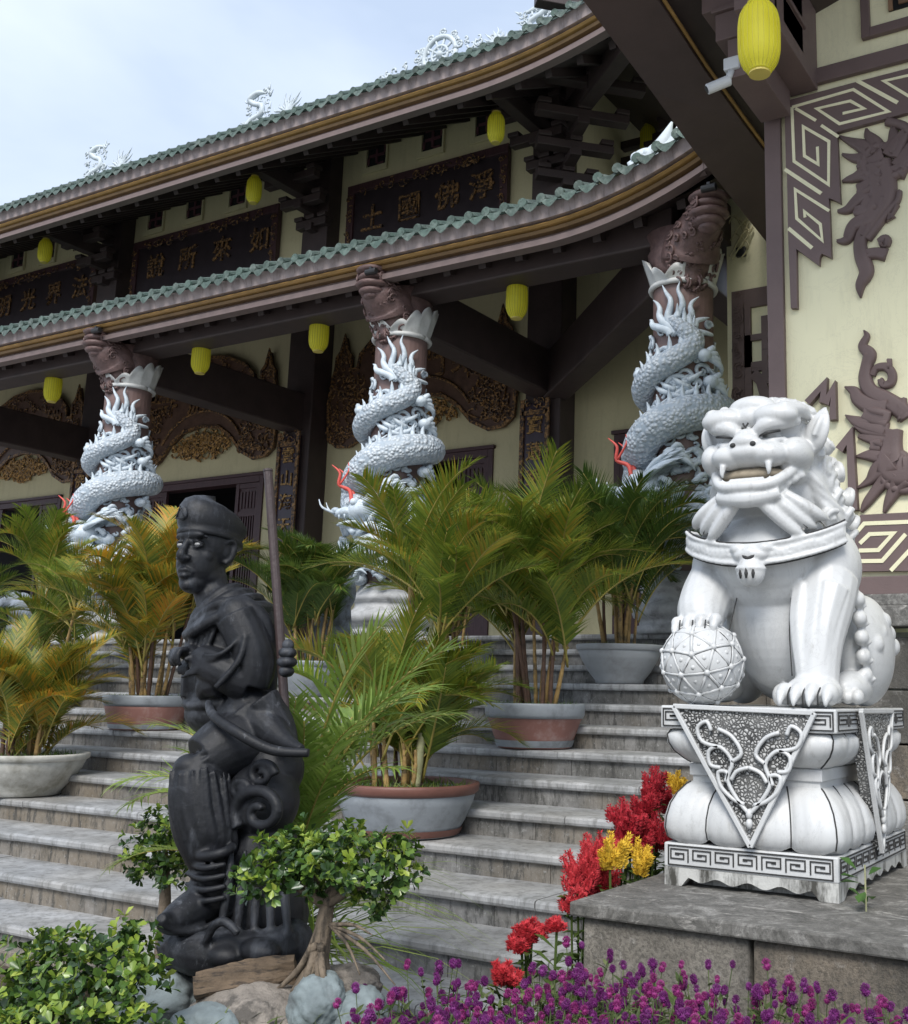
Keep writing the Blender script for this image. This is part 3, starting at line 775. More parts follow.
# lower figure (z3, z4)
T(z3, (600, 80, .006), (620, 120, .022), (590, 190, .03), (640, 250, .045), (620, 330, .04), (610, 420, .045), (650, 510, .05), (760, 570, .055), (860, 640, .06), (905, 700, .05))
T(z3, (660, 400, .02), (690, 345, .025), (760, 340, .03), (800, 390, .03), (790, 450, .03), (740, 465, .026), (715, 425, .02)); T(z3, (770, 320, .04), (800, 315, .035))
T(z3, (465, 480, .006), (530, 510, .035), (570, 570, .05), (660, 620, .06), (760, 640, .07))
T(z3, (470, 680, .006), (540, 720, .035), (620, 750, .05), (760, 780, .07))
T(z3, (600, 670, .05), (680, 690, .07), (780, 720, .07)); T(z3, (870, 560, .03), (870, 620, .04), (900, 700, .06))
T(z4, (430, 30, .02), (500, 55, .05), (620, 70, .06)); T(z4, (450, 95, .015), (520, 110, .035), (600, 130, .05))
T(z4, (440, 210, .01), (520, 205, .04), (600, 220, .05)); T(z4, (520, 150, .04), (580, 150, .05))
T(z4, (445, 390, .008), (510, 350, .03), (560, 300, .06), (640, 240, .09)); T(z4, (465, 525, .01), (500, 470, .03), (570, 380, .04), (620, 320, .06))
T(z4, (595, 530, .01), (620, 470, .03), (660, 400, .05), (700, 340, .09)); T(z4, (650, 60, .06), (640, 160, .07), (640, 260, .11), (700, 290, .12), (760, 280, .1))
c0 = z4(690, 260); tongue(m, [(c0[0]+(.03+.016*i)*math.cos(.55*i), c0[1]+(.03+.016*i)*math.sin(.55*i), .03) for i in range(13)])
m.build('flame_relief', BROWN, SB, smooth=True, fixn=True)
# window top right
w = MB(); X0, Z0w = pz(863, 42); w.box(X0, X0+.06, SY-.05, SY-.003, Z0w, Z0w+1.2); w.box(X0+.06, 2, SY-.05, SY-.003, Z0w, Z0w+.07); fo = w.build('window', BROWN, SB, bevel=.004)
w = MB(); w.box(X0+.19, 2, SY-.012, SY-.003, Z0w+.17, Z0w+1.2); w.build('window_pane', BLACK, fo)
w = MB(); w.box(X0+.19, X0+.22, SY-.03, SY-.013, Z0w+.17, Z0w+1.2)
for i in range(6): w.box(X0+.26+.2*i, X0+.36+.2*i, SY-.025, SY-.013, Z0w+.2+.02*i, Z0w+1.2)
w.build('window_lattice', mat('brown window grille', (.25, .15, .09), .5, .2), fo)
# fret panel on the rear wall
RY = 9.6
m = MB(); A = lambda x, y: pz(700+x/5.12, 220+y/5.12, RY)
a = A(165, 375); b_ = A(225, 375); 
def rect(mb, p, q, y0, y1): mb.box(min(p[0], q[0]), max(p[0], q[0]), y0, y1, min(p[1], q[1]), max(p[1], q[1]))
xl, xr = A(168, 400)[0], A(228, 400)[0]; zt = A(168, 375)[1]; zbn = A(180, 900)[1]-1.0
m.box(xl, xr, RY-.036, RY-.003, zbn, zt); m.box(xr+.001, xr+.9, RY-.036, RY-.003, zt-.19, zt)
carve(m, xl+.04, xr-.04, zt-1.1, zt-.05, RY-.045, 26, .03, .06, 77, .008)
xs0 = A(250, 500)[0]
for z in (A(250, 440)[1], A(260, 610)[1]):
    s = .62
    pts = [(xs0+s*1.3, z), (xs0, z), (xs0, z-s), (xs0+s*1.3, z-s)]
    m.strip([(x, zz) for x, zz in pts], .06, RY-.042, RY-.003)
    m.strip([(xs0+s*1.1, z-.17), (xs0+.17, z-.17), (xs0+.17, z-s+.17), (xs0+s*.55, z-s+.17), (xs0+s*.55, z-.3)], .06, RY-.044, RY-.003)
m.strip([(xs0, A(260, 760)[1]), (xs0, zbn)], .07, RY-.046, RY-.003); m.strip([(xs0+.036, A(260, 765)[1]), (xs0+.5, A(260, 765)[1])], .07, RY-.04, RY-.003)
m.strip([A(280, 790), A(320, 830), A(340, 900), A(345, 1000)], .1, RY-.050, RY-.003)
m.build('fret_panel', BROWN, SB)
# the near eave edge running over the viewer's left, and brackets beneath it
EB = [(3.6, 6.50, 6.62), (5.0, 6.29, 6.36), (5.72, 6.20, 6.255), (6.81, 6.09, 6.145), (7.61, 5.985, 6.11), (8.76, 5.90, 6.08), (9.5, 5.85, 6.06)]
bm = MB(); vs = []
for y, z, zr in EB: vs += [(-3.25, y, z), (-2.82, y, zr), (-2.82, y, zr+.1), (-3.25, y, z+.4)]
bm.add(vs, [(4*i+k, 4*i+(k+1) % 4, 4*i+4+(k+1) % 4, 4*i+4+k) for i in range(len(EB)-1) for k in range(4)]+[(0, 1, 2, 3), tuple(len(vs)-4+k for k in (3, 2, 1, 0))])
bm.build('eave_board', mat('eave board paint', (.075, .05, .048), .55, .15, 3, .1, 30), SB)
bm = MB(); bm.tube([(-2.80, y, zr+.03) for y, z, zr in EB], .014, 6); bm.build('gold_edge_strip', GOLDP, SB)
bm = MB(); bm.add([(-2.83, 3.6, 6.70), (-2.83, 6.8, 6.23), (-2.83, 9.5, 6.15), (6, 9.6, 8.9), (6, 3.0, 8.9)], [(0, 1, 2, 3, 4)]); bm.add([(-3.3, 3.0, 6.95), (-3.3, 9.6, 6.55), (6, 9.6, 9.3), (6, 3.0, 9.3)], [(0, 1, 2, 3)])
bm.build('eave_soffit', DARKB, SB)
for yy in (6.35,):
    bm = MB()
    for i in range(4):     # stepped corbels projecting to the left under the eave
        x0 = -2.40-.10*i+.12; z = 5.95+.24*i
        bm.box(x0-.22, -2.02, yy-.12, yy+.30, z, z+.2)
        bm.box(x0-.24, -2.0, yy-.15, yy+.33, z+.2, z+.235)
    bm.box(-2.22, -2.02, yy-.3, SY-.02, 5.85, 7.2)
    bm.box(-2.42, -2.2, yy-.1, SY-.1, 5.66, 5.95)
    bm.build('bracket_cluster', BROWN, SB, bevel=.006)
bm = MB()
for i in range(4): bm.box(-2.24+.035*i, -2.02, 5.9+.1*i, 6.1+.1*i, 5.9+.17*i, 6.05+.17*i)
bm.box(-2.7, -2.3, 6.9, 8.2, 6.3, 6.55); bm.box(-2.9, -2.45, 7.8, 9.2, 6.5, 6.7)
bm.build('bracket_arms', BROWN, SB, bevel=.006)
# security cameras
def seccam(p, label, black=False):
    t = thing('security_camera', p, label, 'camera')
    p = Vector(p); m = MB(); m.box(p.x+.0, p.x+.11, p.y+.02, p.y+.10, p.z+.08, p.z+.17); m.build('mount', METALW, t, bevel=.01)
    m = MB(); m.tube([p+Vector((.05, .05, .08)), p+Vector((.03, .02, .0))], .022, 10); m.ball(p+Vector((.03, .02, 0)), .03); m.build('arm', METALW, t, smooth=True)
    d = Vector((-.75, -.35, -.55)).normalized(); m = MB(); m.tube([p+Vector((.03, .02, -.01))-d*.02, p+d*.12], .036, 14); m.build('housing', METALW, t, bevel=.006)
    m = MB(); m.tube([p+d*.121, p+d*.125], .026, 12); m.build('lens', METALB, t)
seccam(W(722, 80, 6.2), 'white security camera on the dark corner bracket of the side hall')
for (x, y, lab) in ((95, 330, 'small black spotlight under the gold band above the leftmost dragon column'), (370, 271, 'small black spotlight under the gold band above the middle dragon column'), (708, 187, 'small black spotlight under the eave corner above the right dragon column')):
    p = W(x, y, 8.32); t = thing('spotlight', p, lab, 'spotlight', 'small black spotlights under the lower eave')
    m = MB(); m.tube([p+Vector((-.07, .02, 0)), p+Vector((.07, .02, 0))], .035, 12); m.build('housing', METALB, t, bevel=.005)
    m = MB(); m.box(p.x-.015, p.x+.015, p.y, p.y+.12, p.z+.02, p.z+.05); m.build('bracket', METALB, t)
# junction lamp on the rear wall
p = W(742, 253, RY); t = MB(); t.box(p.x-.05, p.x+.05, p.y-.05, p.y-.003, p.z-.05, p.z+.05); tag(t.build('wall_lamp', METALB, None, bevel=.01, loc=p), 'small black lamp on the narrow cream wall above the fret panel', 'lamp')
t = MB(); p = W(745, 235, RY); rr = random.Random(2)
for i in range(9):
    a = W(730+rr.uniform(-8, 12), 250+rr.uniform(-22, 10), RY-.03); pts = [p+Vector((rr.uniform(-.1, .2), -.04, rr.uniform(0, .2))), a+Vector((.1, -.05, .1)), a]
    t.tube([q[:3] for q in spline([tuple(x) for x in pts], 5)], .008, 5)
tag(t.build('cable_bundle', mat('pale cable', (.55, .5, .3), .6, .1), None, loc=p), 'tangle of pale cables on the cream wall under the near eave', 'cables')
# ridge ornaments
ORN = mat('pale blue white stucco', (.52, .58, .62), .6, .15, 8, .3, 40)
def ridge_dragon(px, py, label, big=1.0, flip=1):
    p = W(px, py, 14.5); base = Vector((p.x, 14.5, 13.0)); t = thing('ridge_dragon', base, label, 'ornament', 'pale ornaments on the roof ridge')
    h = (p.z-13.0)*2+.05; rr = random.Random(int(px)); f = flip; m = MB()
    B_ = lambda u, v: (base.x+f*u, 14.5+rr.uniform(-.02, .02), 12.9+v*h)
    stube(m, [(*B_(-.45, 0), .07), (*B_(-.28, .25), .06), (*B_(-.02, .35), .06), (*B_(.0, .6), .055), (*B_(-.22, .75), .06), (*B_(-.34, .92), .07), (*B_(-.12, 1.05), .06), (*B_(.1, .98), .02)], 7)
    m.build('body', ORN, t, smooth=True)
    m = MB()
    for i in range(46):
        u = rr.uniform(-.5, .25); v = rr.uniform(.12, 1.1); c = Vector(B_(u, v)); a = rr.uniform(0, 6.28); q = rr.uniform(.03, .085); s = rr.choice((-1, 1))
        stube(m, [(c.x+q*(1-j/9)*math.cos(a+s*j*.8), c.y, c.z+q*(1-j/9)*math.sin(a+s*j*.8), .018*(1-j/12)) for j in range(7)], 5, 2)
        if i % 3 == 0: d = Vector((math.cos(a), 0, abs(math.sin(a))))*.16; stube(m, [(*c, .025), (*(c+d*.6), .018), (*(c+d), .003)], 5, 2)
    m.build('mane', ORN, t, smooth=True)
    m = MB(); c = Vector((base.x+f*.75, 14.5, 12.95))
    for i in range(9):
        a = .35+.3*i; L = .30+.16*((i*7) % 3)/2; d = Vector((math.cos(a)*f, 0, math.sin(a)))*L*(h/.7)
        stube(m, [(*c, .035), (*(c+d*.5+Vector((0, 0, .03))), .028), (*(c+d*.85), .02), (*(c+d+Vector((f*.05, 0, .05))), .004)], 5, 3); e = c+d*.6; stube(m, [(*e, .018), (*(e+Vector((.07, 0, .05))), .012), (*(e+Vector((.06, 0, .12))), .003)], 4, 2)
    m.build('tail', ORN, t, smooth=True)
ridge_dragon(100, 160, 'pale stucco dragon at the far left of the roof ridge', 1, 1)
ridge_dragon(262, 106, 'pale stucco dragon on the roof ridge left of the wheel', 1, 1)
ridge_dragon(531, 20, 'pale stucco dragon on the roof ridge right of the wheel', 1, -1)
p = W(440, 52, 14.5); t = thing('dharma_wheel', (p.x, 14.5, 13.0), 'pale stucco dharma wheel at the middle of the roof ridge', 'ornament', 'pale ornaments on the roof ridge')
m = MB(); cz = p.z-.06; rad = .36
m.tube([(p.x+rad*math.cos(a*math.pi/16), 14.5, cz+rad*math.sin(a*math.pi/16)) for a in range(33)], .05, 8)
m.tube([(p.x+rad*.5*math.cos(a*math.pi/16), 14.5, cz+rad*.5*math.sin(a*math.pi/16)) for a in range(33)], .03, 8)
for i in range(10):
    a = i*math.pi/5; m.tube([(p.x, 14.5, cz), (p.x+rad*math.cos(a), 14.5, cz+rad*math.sin(a))], .024, 6); c = (p.x+(rad+.09)*math.cos(a+.2), 14.5, cz+(rad+.09)*math.sin(a+.2)); m.tube([(c[0]+.065*math.cos(q), 14.5, c[2]+.065*math.sin(q)) for q in (0, 1.05, 2.1, 3.14, 4.2, 5.2, 6.28)], .024, 5); m.ball(c, .03, 6, 4)
m.ball((p.x, 14.5, cz), .08); m.build('wheel', ORN, t, smooth=True)
m = MB(); rr = random.Random(1)
for s in (-1, 1):
    for i in range(16):
        u = .3+rr.random()*1.1; c = Vector((p.x+s*u, 14.5, 13.0+rr.random()*.38*(1.5-u))); a = rr.uniform(0, 6.28); q = rr.uniform(.05, .11)
        stube(m, [(c.x+q*(1-j/9)*math.cos(a+j*.8), c.y, c.z+q*(1-j/9)*math.sin(a+j*.8), .026*(1-j/12)) for j in range(7)], 5, 2)
m.build('cloud_base', ORN, t, smooth=True)
# hip end ornament over the lower eave corner
t = thing('hip_ornament', W(662, 160, 9.0), 'pale blue scaly fin ornament on the lower roof corner', 'ornament'); m = MB()
H = lambda x, y, Y: W(x, y, Y)
for (a, b, c, d) in (((640, 168), (660, 150), (672, 122), .10), ((652, 165), (672, 148), (678, 126), .09), ((662, 160), (680, 148), (686, 138), .08), ((632, 170), (648, 158), (655, 150), .08), ((645, 168), (655, 160), (664, 138), .09)):
    stube(m, [(*H(*a, 9.0), d*1.1), (*H(*b, 9.0), d), (*H(*c, 9.0), .012)], 8, 5)
m.ball(H(645, 160, 9.0), (.16, .1, .12)); m.ball(H(655, 158, 9.05), (.14, .1, .14)); m.ball(H(672, 155, 9.0), (.2, .1, .12))
for i in range(5): m.ball(H(636+6*i, 158-2*i, 8.95), .06, 8, 6)
m.build('carving', ORN, t, smooth=True)
# ================================================================ dragon columns
def m_dragon():
    t = NT('pale blue white dragon stucco'); v = t.n('ShaderNodeTexVoronoi'); v.feature = 'F1'; v.inputs['Scale'].default_value = 26
    t.l(t.tc.outputs['Object'], v.inputs['Vector'])
    n = t.noise(7, 5)
    c = t.ramp(n, [(.3, (.44, .49, .54)), (.7, (.62, .67, .71))])
    c = t.mix(t.ramp(v.outputs['Distance'], [(.35, 0.0), (.75, .6)]), c, (.24, .31, .38))
    t.col(c); t.b.inputs['Roughness'].default_value = .5
    iv = t.ramp(v.outputs['Distance'], [(0, 1.0), (.7, 0.0)]); t.bump(iv, .9, .02); return t.m
DRG = m_dragon()
DRS = mat('smooth pale blue stucco', (.55, .62, .68), .5, .14, 6, .25, 30, dirt=(.3, .36, .42), dscale=9, dthr=(.5, .7))
LOT = mat('white grey lotus stone', (.60, .61, .60), .5, .1, 5, .15, 30, dirt=(.35, .35, .33), dscale=5, dthr=(.5, .75))
SHAFT = mat('red brown column paint', (.17, .11, .10), .5, .15, 5, .1, 30)
CARV = mat('carved dark brown capital', (.13, .08, .075), .5, .3, 14, .6, 45)
REDM = mat('red painted antler', (.62, .09, .07), .5, .15, 10)
GST = mat('grey column base stone', (.42, .43, .44), .6, .2, 8, .3, 30, dirt=(.2, .2, .2), dscale=6, dthr=(.5, .7))
A0 = R(-50.6)
def cyl(phi, r, z, c): a = A0+R(phi); return (c[0]+r*math.cos(a), c[1]+r*math.sin(a), z)
def dragon_column(c):
    t = thing('dragon_column', (c[0], c[1], LAND), 'x', 'column', 'dragon columns of the porch')
    r0 = .285; CC = lambda p, r, z: cyl(p, r, z, c)
    m = MB(); m.lathe([(r0, 2.6), (r0, 5.42)], (c[0], c[1], 0), 32); m.build('shaft', SHAFT, t, smooth=False)
    m = MB()
    m.lathe([(.44, LAND), (.44, LAND+.07), (.40, LAND+.08), (.40, LAND+.12), (.455, LAND+.15), (.47, LAND+.20), (.455, LAND+.25), (.39, LAND+.28), (.36, LAND+.32), (.36, LAND+.36), (.39, LAND+.38), (.40, LAND+.42), (.35, LAND+.47), (.3, LAND+.55)], (c[0], c[1], 0), 40, wob=lambda a, j: 1+.015*math.cos(a*14))
    m.build('base', GST, t, smooth=True)
    # lotus crown collar, open towards the bracket
    m = MB(); n = 14; vs = []; fs = []; K = 8
    for q in range(n*K+1):
        a = -math.pi+2*math.pi*q/(n*K); pet = abs(math.sin(a*n/2))
        h = .20+.10*pet+.10*(1-math.cos(a))*.5
        h *= min(1, .22+abs(a)/1.2) if abs(a) < 1.0 else 1
        pa = a+A0-R(20)     # opening direction
        for (dr, f) in ((.0, 0), (.03, .35), (.055, .7), (.08+.02*pet, 1), (.055, .97), (.02, .6), (0.008, .1)):
            rr = r0+.012+dr; vs.append((c[0]+rr*math.cos(pa), c[1]+rr*math.sin(pa), 5.37+h*f))
    for q in range(n*K):
        for k in range(6): fs.append((q*7+k, q*7+k+1, q*7+7+k+1, q*7+7+k))
    m.add(vs, fs); m.tube([(c[0]+(r0+.02)*math.cos(a*math.pi/16), c[1]+(r0+.02)*math.sin(a*math.pi/16), 5.37) for a in range(33)], .028, 8)
    m.build('lotus_crown', LOT, t, smooth=True)
    # dragon
    d = MB()
    path = [(-12, .34, 4.98, .05), (8, .36, 4.86, .085), (22, .35, 4.76, .105), (8, .36, 4.64, .11), (-30, .37, 4.52, .115), (-75, .37, 4.40, .12), (-130, .36, 4.30, .12), (-190, .36, 4.22, .13), (-245, .37, 4.16, .14), (-280, .38, 4.14, .155), (-320, .39, 4.10, .165), (-360, .40, 4.04, .17), (-395, .41, 3.94, .17), (-425, .42, 3.80, .165), (-452, .41, 3.66, .155), (-440, .43, 3.52, .14), (-415, .46, 3.46, .12)]
    pp = spline(path, 7)
    P3 = [CC(p, r, z) for p, r, z, q in pp]
    d.tube(P3, [q[3] for q in pp], 14)
    low = [(20, .36, 3.35, .10), (45, .40, 3.20, .16), (20, .42, 3.08, .17), (-20, .42, 3.02, .17), (-60, .40, 2.95, .15), (-100, .38, 2.85, .12), (-140, .36, 2.8, .08)]
    lp = spline(low, 6); d.tube([CC(p, r, z) for p, r, z, q in lp], [q[3] for q in lp], 12)
    d.build('dragon_body', DRG, t, smooth=True)
    f = MB(); rr = random.Random(5)
    # flame tail
    for i, (pa, z1, lean) in enumerate([(-66, 5.05, -8), (-48, 5.22, -6), (-24, 5.33, 4), (4, 5.34, 8), (30, 5.20, 16), (48, 5.02, 22), (60, 4.86, 26)]):
        p0 = -12+i*3; L = []
        for j in range(7):
            u = j/6; ph = p0+(pa-p0)*u+5*math.sin(u*9+i); L.append((*CC(ph, .33+.02*math.sin(3*u), 4.84+(z1-4.84)*u), .048*(1-u)**.7+.004))
        stube(f, L, 7, 4)
    # dorsal spikes along the upper side of the body
    for i in range(4, len(P3)-10, 3):
        a = Vector(P3[i]); r = pp[i][3]; up = Vector((0, 0, 1)); ax = Vector((a.x-c[0], a.y-c[1], 0)).normalized()
        b = a+up*r*.85+ax*.02; stube(f, [(*b, .03), (*(b+up*.07), .022), (*(b+up*.13+ax*.03), .003)], 5, 3)
    # claws and feet
    for ph, z, s in ((35, 4.62, 1), (45, 4.38, 1), (-85, 4.55, -1), (48, 3.86, 1), (40, 3.30, 1), (-40, 3.25, -1), (10, 2.86, 1), (-10, 3.7, 1)):
        base = CC(ph, .40, z); f.ball(base, (.075, .075, .06), 8, 6)
        for k in range(4):
            e1 = CC(ph+s*(9+4*k), .44, z+.07-.05*k); e2 = CC(ph+s*(17+5*k), .40, z+.05-.07*k)
            stube(f, [(*base, .035), (*e1, .028), (*e2, .005)], 6, 3)
    # cloud scrolls on the shaft
    for ph, z, rd in ((40, 4.50, .09), (25, 4.36, .08), (50, 4.34, .07), (-20, 4.34, .07), (0, 4.30, .06), (55, 4.95, .05)):
        L = []
        for j in range(12):
            a = j*.75; q = rd*(1-j/13); L.append((*CC(ph+R(0)+math.degrees(q*math.cos(a)/.32), .31, z+q*math.sin(a)*.8), .026*(1-j/16)))
        stube(f, L, 6, 2)
    for i in range(230):     # cloud curls covering the shaft
        ph = rr.uniform(-170, 190); z = rr.uniform(2.7, 4.9); rd = rr.uniform(.03, .085); s = rr.choice((-1, 1)); a0 = rr.uniform(0, 6.28)
        stube(f, [(*CC(ph+math.degrees(rd*math.cos(a0+s*j*.8)*(1-j/9)/.31), .30+.012*(j < 3), z+rd*math.sin(a0+s*j*.8)*(1-j/9)), .021*(1-j/12)) for j in range(7)], 5, 2)
    for i in range(46):      # larger flattened cloud scrolls filling the gaps
        ph = rr.uniform(-150, 170); z = rr.uniform(2.75, 4.7); rd = rr.uniform(.075, .12); s = rr.choice((-1, 1)); a0 = rr.uniform(0, 6.28)
        stube(f, [(*CC(ph+math.degrees(rd*math.cos(a0+s*j*.7)*(1-j/11)/.31), .30+.016*(j < 4), z+rd*.8*math.sin(a0+s*j*.7)*(1-j/11)), .032*(1-j/14)) for j in range(9)], 6, 2)
        e0 = CC(ph+s*6, .33, z-.06); stube(f, [(*e0, .028), (*CC(ph+s*20, .35, z-.02), .024), (*CC(ph+s*34, .34, z+.05), .004)], 6, 3)
    # waves, rocks and curls at the foot
    for i in range(90):
        ph = rr.uniform(-130, 130); z = rr.uniform(2.66, 3.45); L = rr.uniform(.08, .2); s = rr.choice((-1, 1))
        r1 = .36+.12*math.sin((3.5-z)*2.4)+rr.uniform(-.02, .05)
        stube(f, [(*CC(ph, r1, z), .035), (*CC(ph+s*L*60, r1+.05, z+L*.5), .026), (*CC(ph+s*L*110, r1+.03, z+L*.25), .004)], 6, 3)
    for i in range(26):
        ph = rr.uniform(-110, 110); z = rr.uniform(2.62, 3.4); f.ball(CC(ph, .36, z), (.09, .09, .07), 8, 6)
    f.build('dragon_flames_and_claws', DRS, t, smooth=True)
    # head, thrust out to the left
    h = MB(); hd = Vector(CC(-46, .43, 3.42)); e = (Vector(CC(-78, .75, 3.36))-hd).normalized(); u = Vector((0, 0, 1)); w = e.cross(u).normalized()
    rot = Matrix((e, w, u)).transposed()
    h.ball(hd, (.19, .13, .12), 14, 10, rot); h.ball(hd+e*.18-u*.0, (.15, .09, .06), 12, 8, rot)       # skull, snout
    h.ball(hd+e*.31+u*.03, (.045, .075, .04), 8, 6, rot); h.ball(hd+e*.15-u*.12, (.15, .075, .03), 10, 6, rot)  # nose, jaw
    for s in (-1, 1):
        h.ball(hd+e*.08+w*s*.09+u*.08, .042, 8, 6)
        stube(h, [(*(hd+e*.3+w*s*.05), .015), (*(hd+e*.42+w*s*.1+u*.07), .012), (*(hd+e*.46+w*s*.1+u*.16), .004)], 6, 3)
        for k in range(3): stube(h, [(*(hd+e*(.12+.06*k)+w*s*.07-u*.03), .014), (*(hd+e*(.12+.06*k)+w*s*.07-u*.08), .004)], 5, 2)
    for i in range(46):      # mane swept back
        a = rr.uniform(-1.3, 2.6); b = w*math.sin(a)*.12+u*math.cos(a)*.12
        L = rr.uniform(.22, .42); p0 = hd-e*.05+b; o = -e*L+b*.9+u*rr.uniform(-.10, .05)
        stube(h, [(*p0, .034), (*(p0+o*.5+b*.25), .03), (*(p0+o), .004)], 6, 3)
    h.build('dragon_head', DRS, t, smooth=True)
    for s in (-1, 1):
        q = MB(); p0 = hd+e*.12+w*s*.05+u*.09
        stube(q, [(*p0, .024), (*(p0+e*.03+u*.13), .020), (*(p0+e*.14+u*.20+w*s*.03), .017), (*(p0+e*.13+u*.32+w*s*.04), .014), (*(p0+e*.22+u*.42+w*s*.05), .004)], 7, 5)
        stube(q, [(*(p0+e*.13+u*.20+w*s*.03), .014), (*(p0+e*.04+u*.33+w*s*.03), .010), (*(p0+e*.06+u*.43), .003)], 6, 4)
        q.build('antler', REDM, t, smooth=True)
    # carved capital bracket reaching forward to the eave
    return t
def capital(t, c, end):
    m = MB(); c3 = Vector((c[0], c[1], 0)); e = Vector(end); dirn = Vector((e.x-c[0], e.y-c[1], 0)); L = dirn.length; dirn.normalize(); w = Vector((-dirn.y, dirn.x, 0)); U = Vector((0, 0, 1))
    secs = [(0.0, 5.30, .10, .04), (.06, 5.40, .20, .10), (.10, 5.55, .30, .20), (.18, 5.70, .30, .24), (.55, 5.86, .24, .20), (1.0, 6.0, .20, .14)]
    prev = None; vs = []; fs = []; n = 16
    front = .28
    pts = [(front+.02, 5.33, .05), (front-.05, 5.42, .16), (front-.12, 5.58, .27), (front-.02, 5.72, .27), (front+.12, 5.80, .22), (L*.85, 5.88, .17), (L, 5.93, .16)]
    stube(m, [(*(c3+dirn*a+U*z), r) for a, z, r in pts], 16, 6)
    m.lathe([(.28, 5.42), (.31, 5.6), (.34, 5.72), (.31, 5.78), (.36, 5.9)], (c[0], c[1], 0), 24)
    # end roll under the eave
    o = c3+dirn*(L-.02)
    for k, (z, r) in enumerate(((6.0, .19), (5.92, .17), (5.84, .19), (5.77, .15), (5.72, .10))): m.ball(o+U*z, (r, r, .052), 16, 6)
    rr = random.Random(4)
    for i in range(110):
        u = rr.random(); a = rr.uniform(-2.4, 2.4); k = u*(len(pts)-1.01); j = int(k); fr = k-j
        A, Z, Rr = [pts[j][q]*(1-fr)+pts[j+1][q]*fr for q in range(3)]
        cc = c3+dirn*(A)+U*Z; nn = (w*math.sin(a)-U*math.cos(a)*.8+dirn*.3).normalized()
        t1 = nn.orthogonal().normalized(); t2 = nn.cross(t1); q0 = rr.uniform(.03, .065)
        L_ = [(*(cc+nn*(Rr*1.0)+t1*q0*(1-j2/8)*math.cos(j2*.9)+t2*q0*(1-j2/8)*math.sin(j2*.9)), .012) for j2 in range(7)]
        stube(m, L_, 5, 2)
    m.build('carved_capital', CARV, t, smooth=True)
CP1, CP2, CP3 = (-11.88, 9.02), (-7.36, 9.02), (-3.97, 9.02)
dc = dragon_column(CP2); dc['label'] = 'middle dragon column, behind the tallest palms, its pale dragon coiling on brown shaft'
d1 = copy_tree(dc); d1.location = (CP1[0], CP1[1], LAND); d1.rotation_euler = (0, 0, R(6)); d1['label'] = 'leftmost dragon column, standing at the head of the stairs left of the black statue'
d3 = copy_tree(dc); d3.location = (CP3[0], CP3[1], LAND); d3.rotation_euler = (0, 0, R(-22)); d3['label'] = 'right dragon column, its lower half hidden behind the white lion statue'
capital(dc, CP2, (CP2[0], 8.47))
for o in [x for x in dc.children if x.name.startswith('carved_capital')]:
    k = o.copy(); COL.objects.link(k); k.parent = d1; k.rotation_euler = (0, 0, R(-6))
capt = thing('tmp', (CP3[0], CP3[1], LAND), 'x', 'x'); capital(capt, CP3, (-3.48, 8.50))
for o in list(capt.children): o.parent = d3; o.rotation_euler = (0, 0, R(22)); o.location = (0, 0, 0)
bpy.data.objects.remove(capt)
# ================================================================ plinth, pedestal, lion
def m_marble():
    t = NT('white painted marble')
    n1 = t.noise(2.2, 5); n2 = t.noise(14, 8, .7, stretch=(1.3, 1.3, .5)); n3 = t.noise(60, 4)
    c = t.ramp(n1, [(.3, (.50, .51, .512)), (.7, (.62, .628, .63))])
    c = t.mix(t.ramp(n2, [(.58, 0.0), (.74, .5)]), c, (.25, .24, .22)); c = t.mix(t.ramp(t.noise(3.5, 9, .8, dist=2.0), [(.495, 0.0), (.503, .35), (.512, 0.0)]), c, (.2, .2, .2))
    t.col(c); t.b.inputs['Roughness'].default_value = .42; t.bump(n3, .06, .003); return t.m
MARB = m_marble()
GRIME = mat('black grime in carved lines', (.035, .035, .035), .8, .3, 40)
def m_pebble():
    t = NT('pitted carved ground'); v = t.n('ShaderNodeTexVoronoi'); v.feature = 'DISTANCE_TO_EDGE'; v.inputs['Scale'].default_value = 75
    t.l(t.tc.outputs['Object'], v.inputs['Vector'])
    c = t.ramp(v.outputs['Distance'], [(.10, (.035, .035, .035)), (.22, (.50, .50, .49))])
    c = t.mix(t.ramp(t.noise(9, 4), [(.4, 0.0), (.7, .5)]), c, (.3, .3, .29))
    t.col(c); t.b.inputs['Roughness'].default_value = .6; t.bump(v.outputs['Distance'], 1, .01); return t.m
PEB = m_pebble()
# stair cheek plinth
t = thing('plinth', (-1, 3.5, 0), 'low stained block plinth under the white lion', 'plinth')
PXL, PY0, PZ = -1.93, 3.46, .88
m = MB(); rr = random.Random(12)
x = PXL+.01
for L in (.62, .56, .78, .9): 
    m.box(x, x+L-.014, PY0+.03+rr.uniform(-.004, .004), PY0+.3, .30, PZ-.05); m.box(x-.1, x+L-.12, PY0+.03, PY0+.3, -.02, .285); x += L
y = PY0+.32
while y < 6.6:
    m.box(PXL+.012, PXL+.3, y, y+.6, .0, PZ-.05); y += .614
m.build('stone_blocks', BLOCK, t, bevel=.012)
m = MB(); m.box(PXL+.06, 1.5, PY0+.1, 6.9, -.02, PZ-.06); m.build('mortar_core', CAP, t)
m = MB(); x = PXL-.02
m.box(PXL-.03, 1.5, PY0, PY0+.42, PZ-.048, PZ); m.box(PXL-.03, 1.5, PY0+.425, 6.93, PZ-.048, PZ-.002); m.build('coping', CAP, t, bevel=.008)
